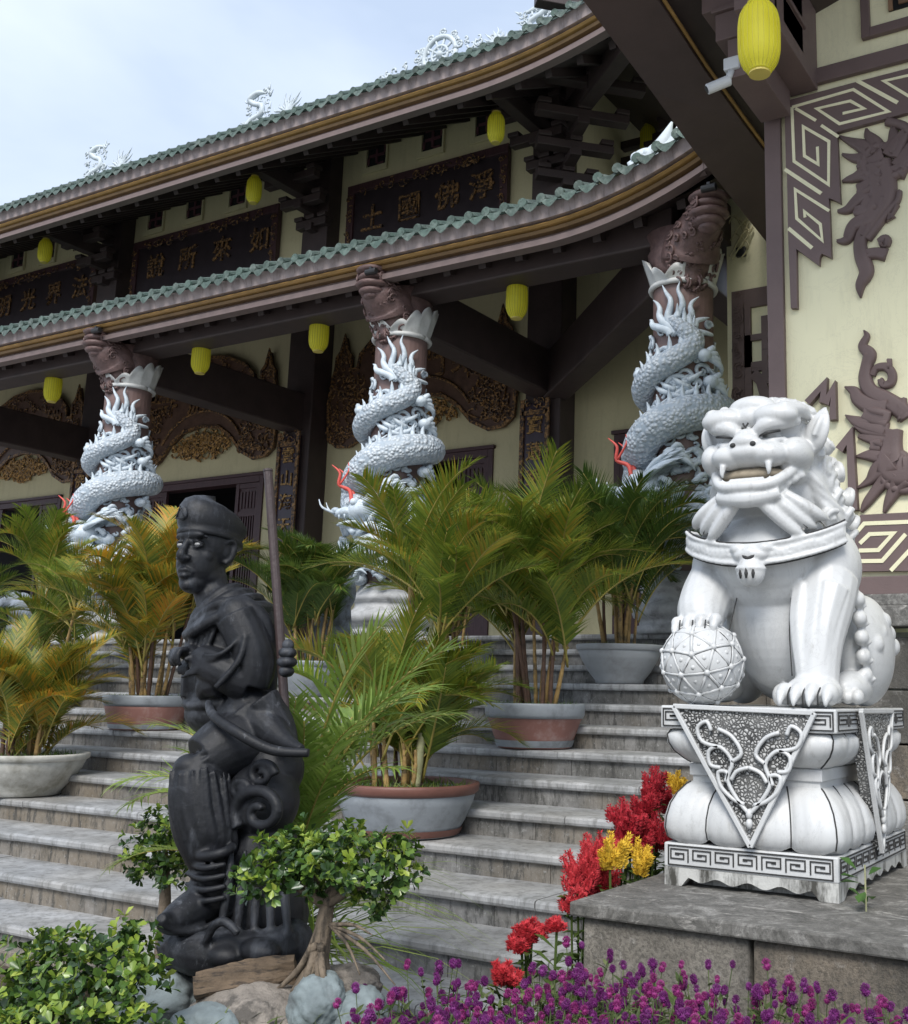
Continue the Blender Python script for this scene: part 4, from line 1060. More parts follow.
# pedestal
HX, CX, YF, YB = .35, -1.495, 3.965, 5.02
CYp, HY = (YF+YB)/2, (YB-YF)/2
pt = thing('lotus_pedestal', (CX, CYp, PZ), 'white carved lotus pedestal with triangular apron carrying the white lion', 'pedestal')
m = MB(); m.box(CX-HX+.01, CX+HX-.01, YF+.01, YB-.01, .945, 1.035); m.build('base_slab', MARB, pt, bevel=.006)
m = MB()   # scalloped feet
def feet(p0, p1, nrm):
    p0, p1, nrm = Vector(p0), Vector(p1), Vector(nrm); n = 48; L = (p1-p0).length; vs = []
    for i in range(n+1):
        u = i/n; e = min(u, 1-u)*L
        hgt = .0 if e < .07 else .036*min(1, (e-.07)/.03)*(.75+.25*math.cos(abs(u-.5)*L*50))
        p = p0+(p1-p0)*u
        vs += [(p.x, p.y, .946), (p.x, p.y, PZ-.001+max(0, hgt)), (p.x-nrm.x*.05, p.y-nrm.y*.05, .946), (p.x-nrm.x*.05, p.y-nrm.y*.05, PZ-.001+max(0, hgt))]
    fs = []
    for i in range(n): a = 4*i; fs += [(a, a+1, a+5, a+4), (a+2, a+6, a+7, a+3), (a+1, a+3, a+7, a+5)]
    m.add(vs, fs)
feet((CX-HX+.012, YF+.012, 0), (CX+HX-.012, YF+.012, 0), (0, -1, 0)); feet((CX+HX-.012, YF+.012, 0), (CX+HX-.012, YB, 0), (1, 0, 0)); feet((CX-HX+.012, YB, 0), (CX-HX+.012, YF+.012, 0), (-1, 0, 0))
m.box(CX-HX+.09, CX+HX-.09, YF+.09, YB-.09, PZ, .944); m.build('scalloped_foot', mat('rain stained marble', (.50, .50, .48), .6, .12, 8, .3, 40, dirt=(.06, .058, .05), dscale=9, dthr=(.48, .62), dstretch=(1.4, 1.4, .4)), pt)
m = MB(); m.box(CX-HX, CX+HX, YF, YB, 1.464, 1.552); m.build('top_slab', MARB, pt, bevel=.006)
def lotus(prof, name, nx=4, ny=6, bulge=.022, lip=0):
    m = MB(); vs = []; fs = []; per = []
    def side(a, b, n, nrm):
        for i in range(n*10): 
            u = i/(n*10); per.append((a[0]+(b[0]-a[0])*u, a[1]+(b[1]-a[1])*u, nrm, (u*n) % 1.0))
    side((-1, -1), (1, -1), nx, (0, -1)); side((1, -1), (1, 1), ny, (1, 0)); side((1, 1), (-1, 1), nx, (0, 1)); side((-1, 1), (-1, -1), ny, (-1, 0))
    for sx, sy, nr, u in per:
        b = max(0, math.sin(math.pi*u))**.28+(.16 if .16 < u < .84 else 0); ridge = .006*max(0, math.cos((u-.5)*16)) if abs(u-.5) < .1 else 0
        for j, (ins, z) in enumerate(prof):
            v = j/(len(prof)-1); k = math.sin(math.pi*min(1, v*.8+.2))
            zz = z
            if lip > 0 and j == 0: zz = z+lip*(1-b)
            if lip < 0 and j == len(prof)-1: zz = z+lip*(1-b)
            vs.append((CX+sx*(HX-ins)+nr[0]*(bulge*b*k+ridge*k), CYp+sy*(HY-ins)+nr[1]*(bulge*b*k+ridge*k), zz))
    n = len(per); q = len(prof)
    for i in range(n):
        for j in range(q-1): fs.append((i*q+j, ((i+1) % n)*q+j, ((i+1) % n)*q+j+1, i*q+j+1))
    fs.append(tuple(i*q for i in range(n))); fs.append(tuple(i*q+q-1 for i in range(n)))
    gl_ = MB()
    for i in range(0, n, 10):
        gl_.tube([Vector(vs[i*q+j])+Vector((per[i][2][0], per[i][2][1], 0))*.0015 for j in range(q)], .0032, 5)
    gl_.build(name+'_grime', GRIME, pt)
    m.add(vs, fs); return m.build(name, MARB, pt, smooth=True)
lotus([(.035, 1.038), (.022, 1.055), (.015, 1.09), (.018, 1.13), (.03, 1.18), (.05, 1.22), (.075, 1.25), (.09, 1.262)], 'lower_lotus', lip=.02)
lotus([(.09, 1.335), (.07, 1.35), (.04, 1.38), (.025, 1.41), (.02, 1.44), (.03, 1.458), (.05, 1.463)], 'upper_lotus')
m = MB(); m.box(CX-HX+.095, CX+HX-.095, YF+.095, YB-.095, 1.25, 1.35); m.box(CX-HX+.085, CX+HX-.085, YF+.085, YB-.085, 1.285, 1.33); m.build('waist', MARB, pt, bevel=.004)
# fret lines
m = MB()
def fret(x0, x1, z0, z1, y, n, Yside=None):
    w = .005
    def put(pts):
        if Yside is None: m.strip(pts, w, y-.0025, y+.001)
        else:
            k = MB(); k.strip(pts, w, -.0025, .001); m.add([(Yside-q[1], q[0], q[2]) for q in k.v], k.f)
    put([(x0, z0), (x1, z0), (x1, z1), (x0, z1), (x0, z0)])
    cw = (x1-x0)/n
    for i in range(n):
        a = x0+cw*i+.010; b = x0+cw*(i+1)-.010; h = z1-z0; c0 = z0+.012; c1 = z1-.012
        if (i*2 < n): a, b = b, a
        s = 1 if b > a else -1
        put([(a, c0), (a, c1), (b, c1), (b, c0+h*.16), (a+s*.018, c0+h*.16), (a+s*.018, c1-h*.22), (b-s*.02, c1-h*.22), (b-s*.02, c0+h*.38), (a+s*.036, c0+h*.38)])
fret(CX-HX+.03, CX+HX-.03, .955, 1.025, YF+.009, 7)
fret(YF+.03, YB-.03, .955, 1.025, 0, 10, CX+HX-.009)
fret(CX-HX+.012, CX-HX+.13, 1.475, 1.54, YF-.001, 1); fret(CX+HX-.15, CX+HX-.012, 1.475, 1.54, YF-.001, 1)
fret(YF+.02, YF+.30, 1.475, 1.54, 0, 2, CX+HX+.001); fret(YB-.3, YB-.02, 1.475, 1.54, 0, 2, CX+HX+.001)
m.build('carved_fret_lines', GRIME, pt)
# aprons
def apron(A, B, C, nrm):
    A, B, C, nrm = map(Vector, (A, B, C, nrm)); g = (A+B+C)/3
    b = MB(); i3 = [p+(g-p)*.06 for p in (A, B, C)]
    b.add([*i3, *[p-nrm*.05 for p in i3]], [(0, 1, 2), (3, 5, 4), (0, 3, 4, 1), (1, 4, 5, 2), (2, 5, 3, 0)])
    o = b.build('apron', PEB, pt)
    f = MB()
    for p, q in ((A, B), (B, C), (C, A)): f.beam(p+nrm*.004, q+nrm*.004, .018, .018)
    f.build('apron_border', MARB, o, bevel=.003)
    r = MB(); ux = (B-A).normalized(); uz = Vector((0, 0, 1)); L = (B-A).length; H = A.z-C.z
    def pt2(u, v): return C+ux*(u*L/.696)+uz*(v*H/.55)+nrm*.012
    sc = L/.696
    for s in (-1, 1):
        for crv in ([(0, .14), (.05, .20), (.09, .28), (.07, .36), (.12, .42), (.17, .40), (.165, .34), (.12, .33)], [(.07, .36), (.03, .40), (.07, .47), (.13, .50)], [(.13, .42), (.20, .44), (.22, .50), (.18, .53), (.16, .49)], [(.02, .18), (.07, .20), (.12, .25), (.13, .31), (.09, .31), (.10, .27)], [(.0, .34), (.05, .32), (.075, .28)]):
            stube(r, [(*(C+ux*(s*(u)*sc*1.15)+(A+B-2*C).normalized()*0+uz*(v*H/.60)+((A+B)/2-C).cross(uz)*0+nrm*.014), .010*max(sc, .5)) for u, v in crv], 6, 4)
    for v in (.10, .14): r.ball(C+uz*(v*H/.6)+nrm*.014, (.016*sc, .016, .02), 8, 6)
    r.build('apron_scrolls', MARB, o, smooth=True)
ya = YF-.02
apron(W(674, 706, ya), W(815, 713, ya), W(751, 847, ya), (0, -1, 0))
xa = CX+HX+.02; q0, q1, q2 = WX(860, 711, xa), WX(891, 711, xa), WX(882, 838, xa)
apron(q0, q1, (xa, (q0.y+q1.y)/2, 1.0), (1, 0, 0))
# ---------------------------------------------------------------- the lion
LI = thing('guardian_lion', (CX, CYp, 1.553), 'white marble guardian lion with a paw on a latticed ball', 'statue')
def B(x, y, Y): return W(x, y, Y)
m = MB(); rr = random.Random(9)
def el(c, r, rot=None): m.ball(c, r, 36, 24, rot)
X0 = CX; ZT_ = 1.553
def V(x, y, z):      # local metres: right, back, up (the head part is a little larger)
    if z > .60:
        k = min(1, (z-.60)/.10); z = z+.05*k
        if z > .80: x *= .91; z = .80+(z-.80)*1.08; y = .30+(y-.30)*1.05
    return Vector((X0+x, YF+y, ZT_+z))
# trunk
el(V(0, .50, .40), (.25, .27, .34)); el(V(0, .40, .58), (.26, .25, .25)); el(V(0, .33, .60), (.25, .21, .20)); el(V(0, .68, .26), (.27, .27, .26)); el(V(0, .52, .82), (.22, .22, .24))
# shoulders
el(V(.235, .37, .56), (.125, .15, .17)); el(V(-.235, .37, .56), (.125, .15, .17))
# right fore leg (viewer's right), straight pillar
stube(m, [(*V(.235, .33, .50), .125), (*V(.235, .28, .40), .115), (*V(.225, .22, .26), .098), (*V(.225, .19, .12), .085), (*V(.225, .18, .03), .09)], 16, 5)
stube(m, [(*V(.175, .25, .47), .06), (*V(.17, .185, .33), .05), (*V(.19, .15, .15), .04), (*V(.195, .15, .06), .03)], 8, 4)
stube(m, [(*V(.275, .25, .46), .07), (*V(.262, .175, .30), .045), (*V(.25, .15, .14), .035), (*V(.25, .15, .06), .03)], 8, 4)
# left fore leg, bent, paw on the ball
stube(m, [(*V(-.245, .34, .52), .12), (*V(-.255, .24, .43), .11), (*V(-.245, .17, .36), .10), (*V(-.225, .15, .29), .075)], 16, 5)
for i in range(4):      # claws over the ball
    q = V(-.315+.055*i, .085-.012*(i in (1, 2)), .325+.004*i); el(q, (.026, .03, .028)); stube(m, [(*q, .022), (*(q+Vector((0, -.025, -.03))), .018), (*(q+Vector((0, -.02, -.06))), .006)], 8, 3)
for i in range(4):      # claws of the standing paw
    q = V(.135+.058*i, .075-.015*(i in (1, 2)), .052); el(q, (.032, .055, .042)); stube(m, [(*(q+Vector((0, -.04, .0))), .026), (*(q+Vector((0, -.066, -.03))), .012), (*(q+Vector((0, -.066, -.048))), .005)], 8, 3)
el(V(.222, .15, .06), (.11, .11, .065))
# haunches and hind feet
for s in (-1, 1):
    el(V(s*.27, .70, .24), (.125, .24, .235)); el(V(s*.28, .48, .08), (.075, .16, .07))
    for i in range(4): q = V(s*(.28)+(-.06+.04*i), .34, .045); el(q, (.023, .04, .03))
    for i in range(5): el(V(s*.36, .58+.07*i, .36-.05*abs(i-2)), (.03, .04, .04))
el(V(.03, .36, .045), (.04, .07, .05)); 
# neck and head
el(V(0, .38, .84), (.25, .22, .24)); el(V(0, .32, .96), (.225, .21, .19)); el(V(0, .28, 1.05), (.20, .18, .12))
# muzzle
el(V(0, .13, .935), (.150, .115, .062)); el(V(-.085, .10, .925), (.082, .075, .052)); el(V(.085, .10, .925), (.082, .075, .052)); 
el(V(0, .055, .972), (.058, .04, .036)); el(V(-.047, .06, .958), (.034, .034, .028)); el(V(.047, .06, .958), (.034, .034, .028)); el(V(0, .09, 1.0), (.045, .06, .03))
for s in (-1, 1): el(V(s*.185, .18, .935), (.065, .10, .07)); el(V(s*.16, .22, .87), (.06, .10, .05))
# lower jaw and lips
stube(m, [(*V(-.20, .26, .955), .018), (*V(-.185, .16, .88), .022), (*V(-.115, .065, .812), .024), (*V(0, .04, .80), .025), (*V(.115, .065, .812), .024), (*V(.185, .16, .88), .022), (*V(.20, .26, .955), .018)], 10, 6)
stube(m, [(*V(-.14, .09, .775), .03), (*V(0, .055, .755), .036), (*V(.14, .09, .775), .03)], 10, 6)
el(V(0, .17, .79), (.155, .13, .04))
for i in range(11):      # lower teeth
    a = -.075+.015*i; el(V(a, .062+.4*a*a, .826), (.0072, .008, .016))
for s in (-1, 1): stube(m, [(*V(s*.105, .055, .885), .015), (*V(s*.108, .05, .855), .010), (*V(s*.105, .055, .838), .003)], 8, 3)
# brow, eyes, forehead disc
el(V(0, .115, 1.075), (.075, .05, .045)); el(V(0, .14, 1.12), (.10, .06, .05))
for s in (-1, 1):
    el(V(s*.10, .125, .998), (.034, .03, .024))
    stube(m, [(*V(s*.03, .085, 1.005), .022), (*V(s*.085, .07, 1.03), .032), (*V(s*.15, .095, 1.045), .034), (*V(s*.20, .17, 1.06), .02)], 10, 5); el(V(s*.12, .10, 1.07), (.095, .06, .05)); stube(m, [(*V(s*.16, .08, 1.09), .03), (*V(s*.21, .16, 1.10), .03), (*V(s*.22, .24, 1.09), .02)], 8, 5)
    el(V(s*.135, .14, 1.085), (.075, .06, .045)); 
    for k, (a, b) in enumerate(((.09, 1.11), (.14, 1.125), (.18, 1.105), (.05, 1.125))): el(V(s*a, .13+abs(a)*.25-.01, b), (.024, .02, .02))
    stube(m, [(*V(s*.06, .10, .985), .010), (*V(s*.11, .085, .975), .012), (*V(s*.16, .12, .985), .010)], 6, 4)
    # ears
    stube(m, [(*V(s*.20*(1 if s>0 else .9), .26, .97), .05), (*V(s*.245*(1 if s>0 else .86), .23, 1.00), .058), (*V(s*.275*(1 if s>0 else .85), .22, 1.045), .05), (*V(s*.29*(1 if s>0 else .85), .23, 1.09), .03), (*V(s*.30*(1 if s>0 else .84), .24, 1.12), .006)], 14, 6, .45, (0, 1, 0))
    stube(m, [(*V(s*.26*(1 if s>0 else .86), .195, 1.0), .012), (*V(s*.285*(1 if s>0 else .85), .195, 1.05), .012), (*V(s*.295*(1 if s>0 else .85), .22, 1.09), .005)], 8, 5)
# mane ringlets
def ringlet(c, r, n=None, th=None, ph=0, s=1):
    """flat spiral whose axis points outward from the head"""
    ax = (c-V(0, .42, .90)); ax.normalize(); t1 = ax.cross(Vector((0, 0, 1))).normalized(); t2 = ax.cross(t1)
    L = [(*(c+t1*r*(1-j/11)*math.cos(ph+s*j*.8)+t2*r*(1-j/11)*math.sin(ph+s*j*.8)+ax*(.002*j)), (th or r*.34)*(1-j/22)) for j in range(11)]
    m.ball(c-ax*r*.35, r*.85, 12, 8); stube(m, L, 6, 2)
for k in range(13):    # crown of curls
    a = -1.25+2.5*k/12; ringlet(V(.235*math.sin(a), .30-.09*math.cos(a)+.05, 1.02+.15*math.cos(a)**.5 if math.cos(a) > 0 else 1.02), .034, ph=k)
for s in (-1, 1):
    for a, y, z, r in ((.245, .30, .96, .04), (.262, .36, .91, .046), (.272, .40, .85, .048), (.285, .42, .79, .05), (.29, .46, .725, .05), (.27, .52, .66, .05), (.262, .30, .70, .042), (.235, .46, 1.02, .045), (.16, .50, 1.09, .05), (.08, .52, 1.12, .05), (.25, .55, .92, .05), (.27, .60, .82, .05), (.25, .65, .72, .05), (.18, .66, .98, .05), (.22, .2, .665, .036)):
        ringlet(V(s*a, y, z), r, ph=a*40, s=s)
    for k in range(6):   # flowing strands from jaw back to the mane
        u = k/5; stube(m, [(*V(s*(.20+.02*u), .22+.02*k, .89-.03*k), .016), (*V(s*(.25+.01*u), .27+.015*k, .83-.032*k), .02), (*V(s*(.275), .36+.01*k, .775-.03*k), .02), (*V(s*(.28), .42, .77-.04*k), .012)], 7, 4)
    for k in range(3):   # beard
        stube(m, [(*V(s*(.05+.05*k), .075+.02*k, .755+.01*k), .024), (*V(s*(.10+.055*k), .085+.02*k, .70+.014*k), .028), (*V(s*(.17+.045*k), .12+.02*k, .655+.02*k), .024), (*V(s*(.205+.04*k), .15+.03*k, .645+.02*k), .006)], 8, 5)
    for k in range(4): el(V(s*(.13+.024*k), .105+.022*k, .80+.017*k), (.022, .02, .018))
for k in range(8): ringlet(V(0+.1*math.sin(k*2.4), .62+.02*k, 1.0-.07*k), .06, ph=k)
# tail curl
stube(m, [(*V(.05, .95, .10), .06), (*V(.12, 1.0, .3), .06), (*V(.05, .98, .5), .05), (*V(.0, .95, .62), .02)], 10, 5)
# small curls along the back of the foreleg
for k in range(5): el(V(.335, .40+.02*k, .43-.075*k), (.03, .04, .034)); ringlet(V(.345, .42+.02*k, .41-.075*k), .026, ph=k)
# harness band across the chest
def chest(a, z):      # point on chest surface
    return V(.355*math.sin(a), .345-.235*math.cos(a), z)
bp = []
for k in range(25):
    a = -1.15+2.3*k/24; bp.append((*chest(a, .592+.065*(abs(a)/1.15)**1.6), .0))
vs = []; fs = []
for k, p in enumerate(bp):
    a = -1.15+2.3*k/24; o = Vector((math.sin(a), -math.cos(a), 0))
    for dz, dr in ((-.042, 0), (-.036, .022), (.036, .022), (.042, 0), (.036, -.03), (-.036, -.03)): vs.append(tuple(Vector(p[:3])+Vector((0, 0, dz))+o*dr))
n = len(bp)
for k in range(n-1):
    for j in range(6): fs.append((k*6+j, k*6+(j+1) % 6, (k+1)*6+(j+1) % 6, (k+1)*6+j))
fs += [tuple(range(6)), tuple((n-1)*6+j for j in range(5, -1, -1))]
m.add(vs, fs)
for e in (-.037, .037):
    m.tube([tuple(Vector(p[:3])+Vector((math.sin(-1.15+2.3*k/24), -math.cos(-1.15+2.3*k/24), 0))*.022+Vector((0, 0, e))) for k, p in enumerate(bp)], .0085, 8)
for k in range(34):
    a = -1.1+2.2*k/33
    if abs(a) < .14: continue
    p = Vector(chest(a, .592+.065*(abs(a)/1.15)**1.6))+Vector((math.sin(a), -math.cos(a), 0))*.022
    L = [(*(p+Vector((math.cos(a), math.sin(a), 0))*.016*math.cos(j*1.1+k)*(1-j/7)+Vector((0, 0, .018*math.sin(j*1.1+k)*(1-j/7)))), .006) for j in range(6)]
    stube(m, L, 5, 2)
bc = V(0, .085, .522); el(bc, (.058, .052, .06)); el(V(0, .09, .590), (.075, .035, .03)); el(V(-.055, .09, .61), (.03, .025, .022)); el(V(.055, .09, .61), (.03, .025, .022)); el(V(0, .075, .60), (.03, .02, .018))
m.tube([tuple(bc+Vector((.059*math.cos(a*.3927), .053*math.sin(a*.3927), .012))) for a in range(17)], .006, 6)
lion = m.remesh('body', MARB, LI, .0062, 3)
# latticed ball
bl = MB(); c = V(-.225, .125, .168); r = .165
bl.ball(c, r, 32, 20); bl.build('ball', MARB, LI, smooth=True)
bl = MB(); gk = MB(); rt = Matrix.Rotation(R(-8), 3, 'Z') @ Matrix.Rotation(R(18), 3, 'X')
ico = bmesh.new(); bmesh.ops.create_icosphere(ico, subdivisions=2, radius=r*1.012); ico.verts.ensure_lookup_table()
for e in ico.edges:
    gk.tube([c+(rt @ e.verts[0].co)*.975, c+(rt @ (e.verts[0].co+e.verts[1].co))/2*1.0, c+(rt @ e.verts[1].co)*.975], .0085, 6)
    a, b = (rt @ e.verts[0].co), (rt @ e.verts[1].co); bl.tube([c+a, c+(a+b)/2*1.02, c+b], .0065, 6)
for v in ico.verts: bl.ball(c+rt @ v.co, .013, 8, 6)
for f_ in ico.faces:
    q = sum((rt @ v.co for v in f_.verts), Vector())/3; bl.ball(c+q*1.0, .012, 6, 5)
ico.free(); bl.build('ball_lattice', MARB, LI, smooth=True); gk.build('lattice_grime', GRIME, LI)
# dark open mouth lining and dark lines
k = MB(); k.ball(V(0, .15, .855), (.15, .085, .036), 16, 10); k.build('mouth_lining', mat('brown mouth stone', (.30, .25, .18), .7, .3, 20), LI, smooth=True)  # darker brown ellipsoid set inside the mouth opening
k = MB(); gl = lambda pts, r=.0035: stube(k, [(*V(*p), r) for p in pts], 5, 5)
for s in (-1, 1):
    k.ball(V(s*.046, .027, .957), (.013, .008, .010), 10, 6)
    gl([(s*.05, .075, .993), (s*.10, .062, .998), (s*.15, .085, 1.008)], .0045)
for a in (-.020, 0.0, .020): k.tube([tuple(bc+Vector((a*1.3, -.0525+abs(a)*.35, z))) for z in (-.03, -.01, .01)], [.003, .008, .003], 6)
gl([(-.012, .062, 1.045), (0, .058, 1.03), (.012, .062, 1.045)], .004)
for e in (-.047, .047):
    k.tube([tuple(Vector(p[:3])+Vector((math.sin(-1.15+2.3*q/24), -math.cos(-1.15+2.3*q/24), 0))*.0145+Vector((0, 0, e))) for q, p in enumerate(bp)], .0035, 5)
gl([(-.03, .068, .59), (0, .055, .573), (.03, .068, .59)], .007)
for i in range(3):
    gl([(.166+.057*i, .045, .075), (.166+.057*i, .012, .05), (.166+.057*i, .012, .012)], .0035)
    gl([(-.288+.055*i, .05, .335), (-.288+.055*i, .04, .30)], .003)
for s in (-1, 1):
    for j in range(2): gl([(s*(.075+.05*j), .062+.02*j, .735), (s*(.13+.05*j), .075+.02*j, .69), (s*(.18+.04*j), .11+.02*j, .66)], .0022)
    gl([(s*.115, .235, .44), (s*.125, .17, .30), (s*.145, .13, .12)], .0025)
k.build('grime_lines', GRIME, LI, smooth=True)
# ================================================================ black statue of a man with a staff
def m_black():
    t = NT('weathered black paint'); n = t.noise(5, 8, .7, stretch=(1, 1, .6), dist=.6); n2 = t.noise(30, 5)
    c = t.ramp(n2, [(.3, (.007, .008, .010)), (.7, (.014, .015, .019))])
    c = t.mix(t.ramp(n, [(.54, 0.0), (.68, .5)]), c, (.11, .12, .14)); c = t.mix(t.ramp(t.noise(14, 8, .8, stretch=(1, 1, .35)), [(.60, 0.0), (.68, .5)]), c, (.16, .17, .19))
    t.col(c); t.b.inputs['Roughness'].default_value = .52; t.b.inputs['Specular IOR Level'].default_value = .35; t.bump(t.noise(45, 8, .75), .45, .005); return t.m
BLK = m_black()
YS = 2.66
def S(x, y, d=0): return W(x, y, YS+d)
foot = W(215, 950, 2.6)
ST = thing('man_statue', (foot.x, 2.6, foot.z), 'black weathered statue of a robed man in a soft cap, holding a staff', 'statue')
m = MB()
def es(c, r, rot=None): m.ball(c, r, 28, 18, rot)
es0 = es
def es(c, r, rot=None): es0(c, tuple(q*1.10 for q in r), rot)
def sp(L, n=12, k=5, fl=1.0): stube(m, [(*S(x, y, d), r) for x, y, d, r in L], n, k, fl)
# head frame
ear = S(221, 548, .0); H = Vector((ear.x-.072, YS, ear.z-.008))
HS = 1.10
HR = Matrix.Rotation(R(11), 3, 'Z')
def Hh(x, y, z): return H+(HR @ Vector((x, -y, z*(1.25 if z < 0 else 1))))*HS     # x: his left, y: forward, z: up
es0(H+Vector((0, .012, .03)), (.086, .108, .112)); es(Hh(0, .035, -.035), (.062, .070, .088)); es(Hh(0, .052, -.085), (.042, .045, .035)); es(Hh(0, .082, -.094), (.024, .02, .018))
es(Hh(0, .085, .040), (.058, .020, .016)); stube(m, [(*Hh(0, .09, .03), .010), (*Hh(0, .108, .0), .012), (*Hh(0, .122, -.022), .016), (*Hh(0, .105, -.034), .012)], 10, 5)
for s in (-1, 1):
    es(Hh(s*.015, .108, -.028), (.011, .012, .009)); es(Hh(s*.038, .050, -.020), (.026, .026, .026)); stube(m, [(*Hh(s*.014, .094, .034), .007), (*Hh(s*.035, .092, .041), .008), (*Hh(s*.058, .072, .033), .006)], 8, 4)
    es(Hh(s*.032, .078, .010), (.016, .014, .012))
    stube(m, [(*Hh(s*.016, .092, .017), .0035), (*Hh(s*.032, .096, .021), .004), (*Hh(s*.049, .084, .015), .0035)], 6, 4); stube(m, [(*Hh(s*.016, .090, .004), .003), (*Hh(s*.032, .093, .000), .003), (*Hh(s*.049, .082, .006), .003)], 6, 4)
    stube(m, [(*Hh(s*.022, .100, -.028), .004), (*Hh(s*.036, .088, -.048), .004), (*Hh(s*.036, .078, -.066), .003)], 6, 4)
    stube(m, [(*Hh(s*.074, .005, .022), .008), (*Hh(s*.084, -.016, .034), .009), (*Hh(s*.088, -.030, .014), .009), (*Hh(s*.082, -.018, -.020), .008), (*Hh(s*.072, .0, -.034), .008)], 8, 5); es(Hh(s*.070, -.008, .0), (.012, .02, .028))
    es(Hh(s*.042, .018, -.066), (.022, .04, .028))
stube(m, [(*Hh(-.028, .090, -.062), .005), (*Hh(-.010, .107, -.056), .0075), (*Hh(0, .108, -.058), .007), (*Hh(.010, .107, -.056), .0075), (*Hh(.028, .090, -.062), .005)], 8, 4)
stube(m, [(*Hh(-.024, .092, -.068), .006), (*Hh(0, .105, -.071), .0095), (*Hh(.024, .092, -.068), .006)], 8, 4)
# neck
NECK = True
es = es0
N = S(231, 600, .05); FW = Vector((-.57, -.82, 0)); LF = Vector((.82, -.57, 0))
def T_(x, y, z): return N+LF*x*.92+FW*y+Vector((0, 0, z*.84))     # torso frame from the neck root
# torso
stube(m, [(*Hh(0, -.01, -.05), .062), (*((Hh(0, -.02, -.10)+T_(0, .04, .0))/2), .064), (*T_(0, .03, -.03), .085)], 16, 4)
es(T_(0, -.01, -.10), (.165, .105, .09)); es(T_(0, .01, -.20), (.150, .115, .15)); es(T_(0, .02, -.32), (.135, .115, .12)); es(T_(0, -.05, -.12), (.14, .085, .13)); es(T_(0, .0, -.40), (.15, .125, .10))
for s in (-1, 1): es(T_(s*.155, -.01, -.075), (.07, .075, .07))
# hood / scarf rolled round the shoulders
def hood(rad, zoff, rr_, f=1.0):
    yo = max(0, (.168-rad)*.55)
    L = []
    for k in range(19):
        a = -math.pi/2+2*math.pi*k/18; L.append((*T_(rad*math.cos(a)*1.05, rad*.80*math.sin(a)+yo, zoff-.045*math.sin(a)*f+.02*math.cos(2*a)), rr_))
    stube(m, L, 8, 3)
hood(.085, .000, .020, 1.4); hood(.112, -.022, .019, 1.5); hood(.140, -.045, .018, 1.6); hood(.168, -.072, .020, 1.3)
for s in (-1, 1):
    stube(m, [(*T_(s*.10, .09, -.06), .016), (*T_(s*.15, .05, -.03), .022), (*T_(s*.19, -.03, -.035), .026), (*T_(s*.20, -.09, -.10), .026), (*T_(s*.19, -.12, -.22), .024), (*T_(s*.16, -.13, -.38), .022)], 10, 5)
    # front edges of the robe
    stube(m, [(*T_(s*.055, .10, -.09), .014), (*T_(s*.05, .125, -.18), .013), (*T_(s*.035, .13, -.30), .012), (*T_(s*.02, .13, -.40), .011)], 8, 5)
    for k in range(3): stube(m, [(*T_(s*(.09+.02*k), .075-.01*k, -.10), .010), (*T_(s*(.075+.025*k), .10-.01*k, -.20), .010), (*T_(s*(.06+.025*k), .105, -.33), .006)], 6, 4)
# left arm (near the viewer): sleeve, bent, hand before the belly
stube(m, [(*T_(.175, .0, -.08), .070), (*T_(.205, -.04, -.18), .070), (*T_(.21, -.06, -.27), .073), (*T_(.20, -.05, -.34), .070)], 16, 5)
stube(m, [(*T_(.20, -.05, -.33), .070), (*T_(.19, .0, -.31), .068), (*T_(.15, .06, -.275), .062), (*T_(.10, .10, -.245), .048)], 16, 5)
stube(m, [(*T_(.15, .04, -.34), .055), (*T_(.12, .07, -.36), .045), (*T_(.10, .09, -.40), .015)], 10, 4)        # hanging cuff
for k in range(5):   # creases in the sleeve
    a = k*.055; stube(m, [(*T_(.262-.012*k, .0+a*.2, -.17-.03*k), .006), (*T_(.245-.02*k, .05+a*.3, -.23-.018*k), .009), (*T_(.19-.02*k, .10+a*.25, -.235-.022*k), .006)], 6, 4)
stube(m, [(*T_(.27, -.02, -.16), .012), (*T_(.28, .0, -.26), .012), (*T_(.25, .06, -.36), .01)], 6, 4)
# left hand: palm and five fingers closing downward
ph = T_(.075, .132, -.225); es(ph, (.038, .042, .026))
for k in range(4):
    a = ph+Vector((.026-.018*k, -.030+.004*k, .010)); L = (.030, .034, .032, .025)[k]
    stube(m, [(*a, .0105), (*(a+Vector((-.004, -L*.9, -.004))), .0105), (*(a+Vector((-.006, -L*1.15, -.030))), .0095), (*(a+Vector((-.004, -L*.75, -.054))), .0075)], 8, 4)
stube(m, [(*(ph+Vector((.034, .005, .0))), .013), (*(ph+Vector((.044, -.024, -.012))), .0115), (*(ph+Vector((.036, -.048, -.026))), .009)], 8, 4)
# right arm, held back against the body with the hand on the staff behind
stube(m, [(*T_(-.175, .0, -.08), .068), (*T_(-.21, -.02, -.19), .066), (*T_(-.19, .0, -.27), .055), (*T_(-.12, .06, -.27), .048), (*T_(-.04, .085, -.26), .040)], 14, 5)
ph = T_(.02, .105, -.27); es(ph, (.034, .036, .024))
for k in range(4): a = ph+Vector((-.02+.013*k, -.025, 0)); stube(m, [(*a, .010), (*(a+Vector((.002, -.022, -.01))), .0095), (*(a+Vector((.003, -.022, -.034))), .007)], 8, 3)
stube(m, [(*(ph+Vector((-.03, 0, .004))), .011), (*(ph+Vector((-.03, -.03, .006))), .009)], 8, 3)
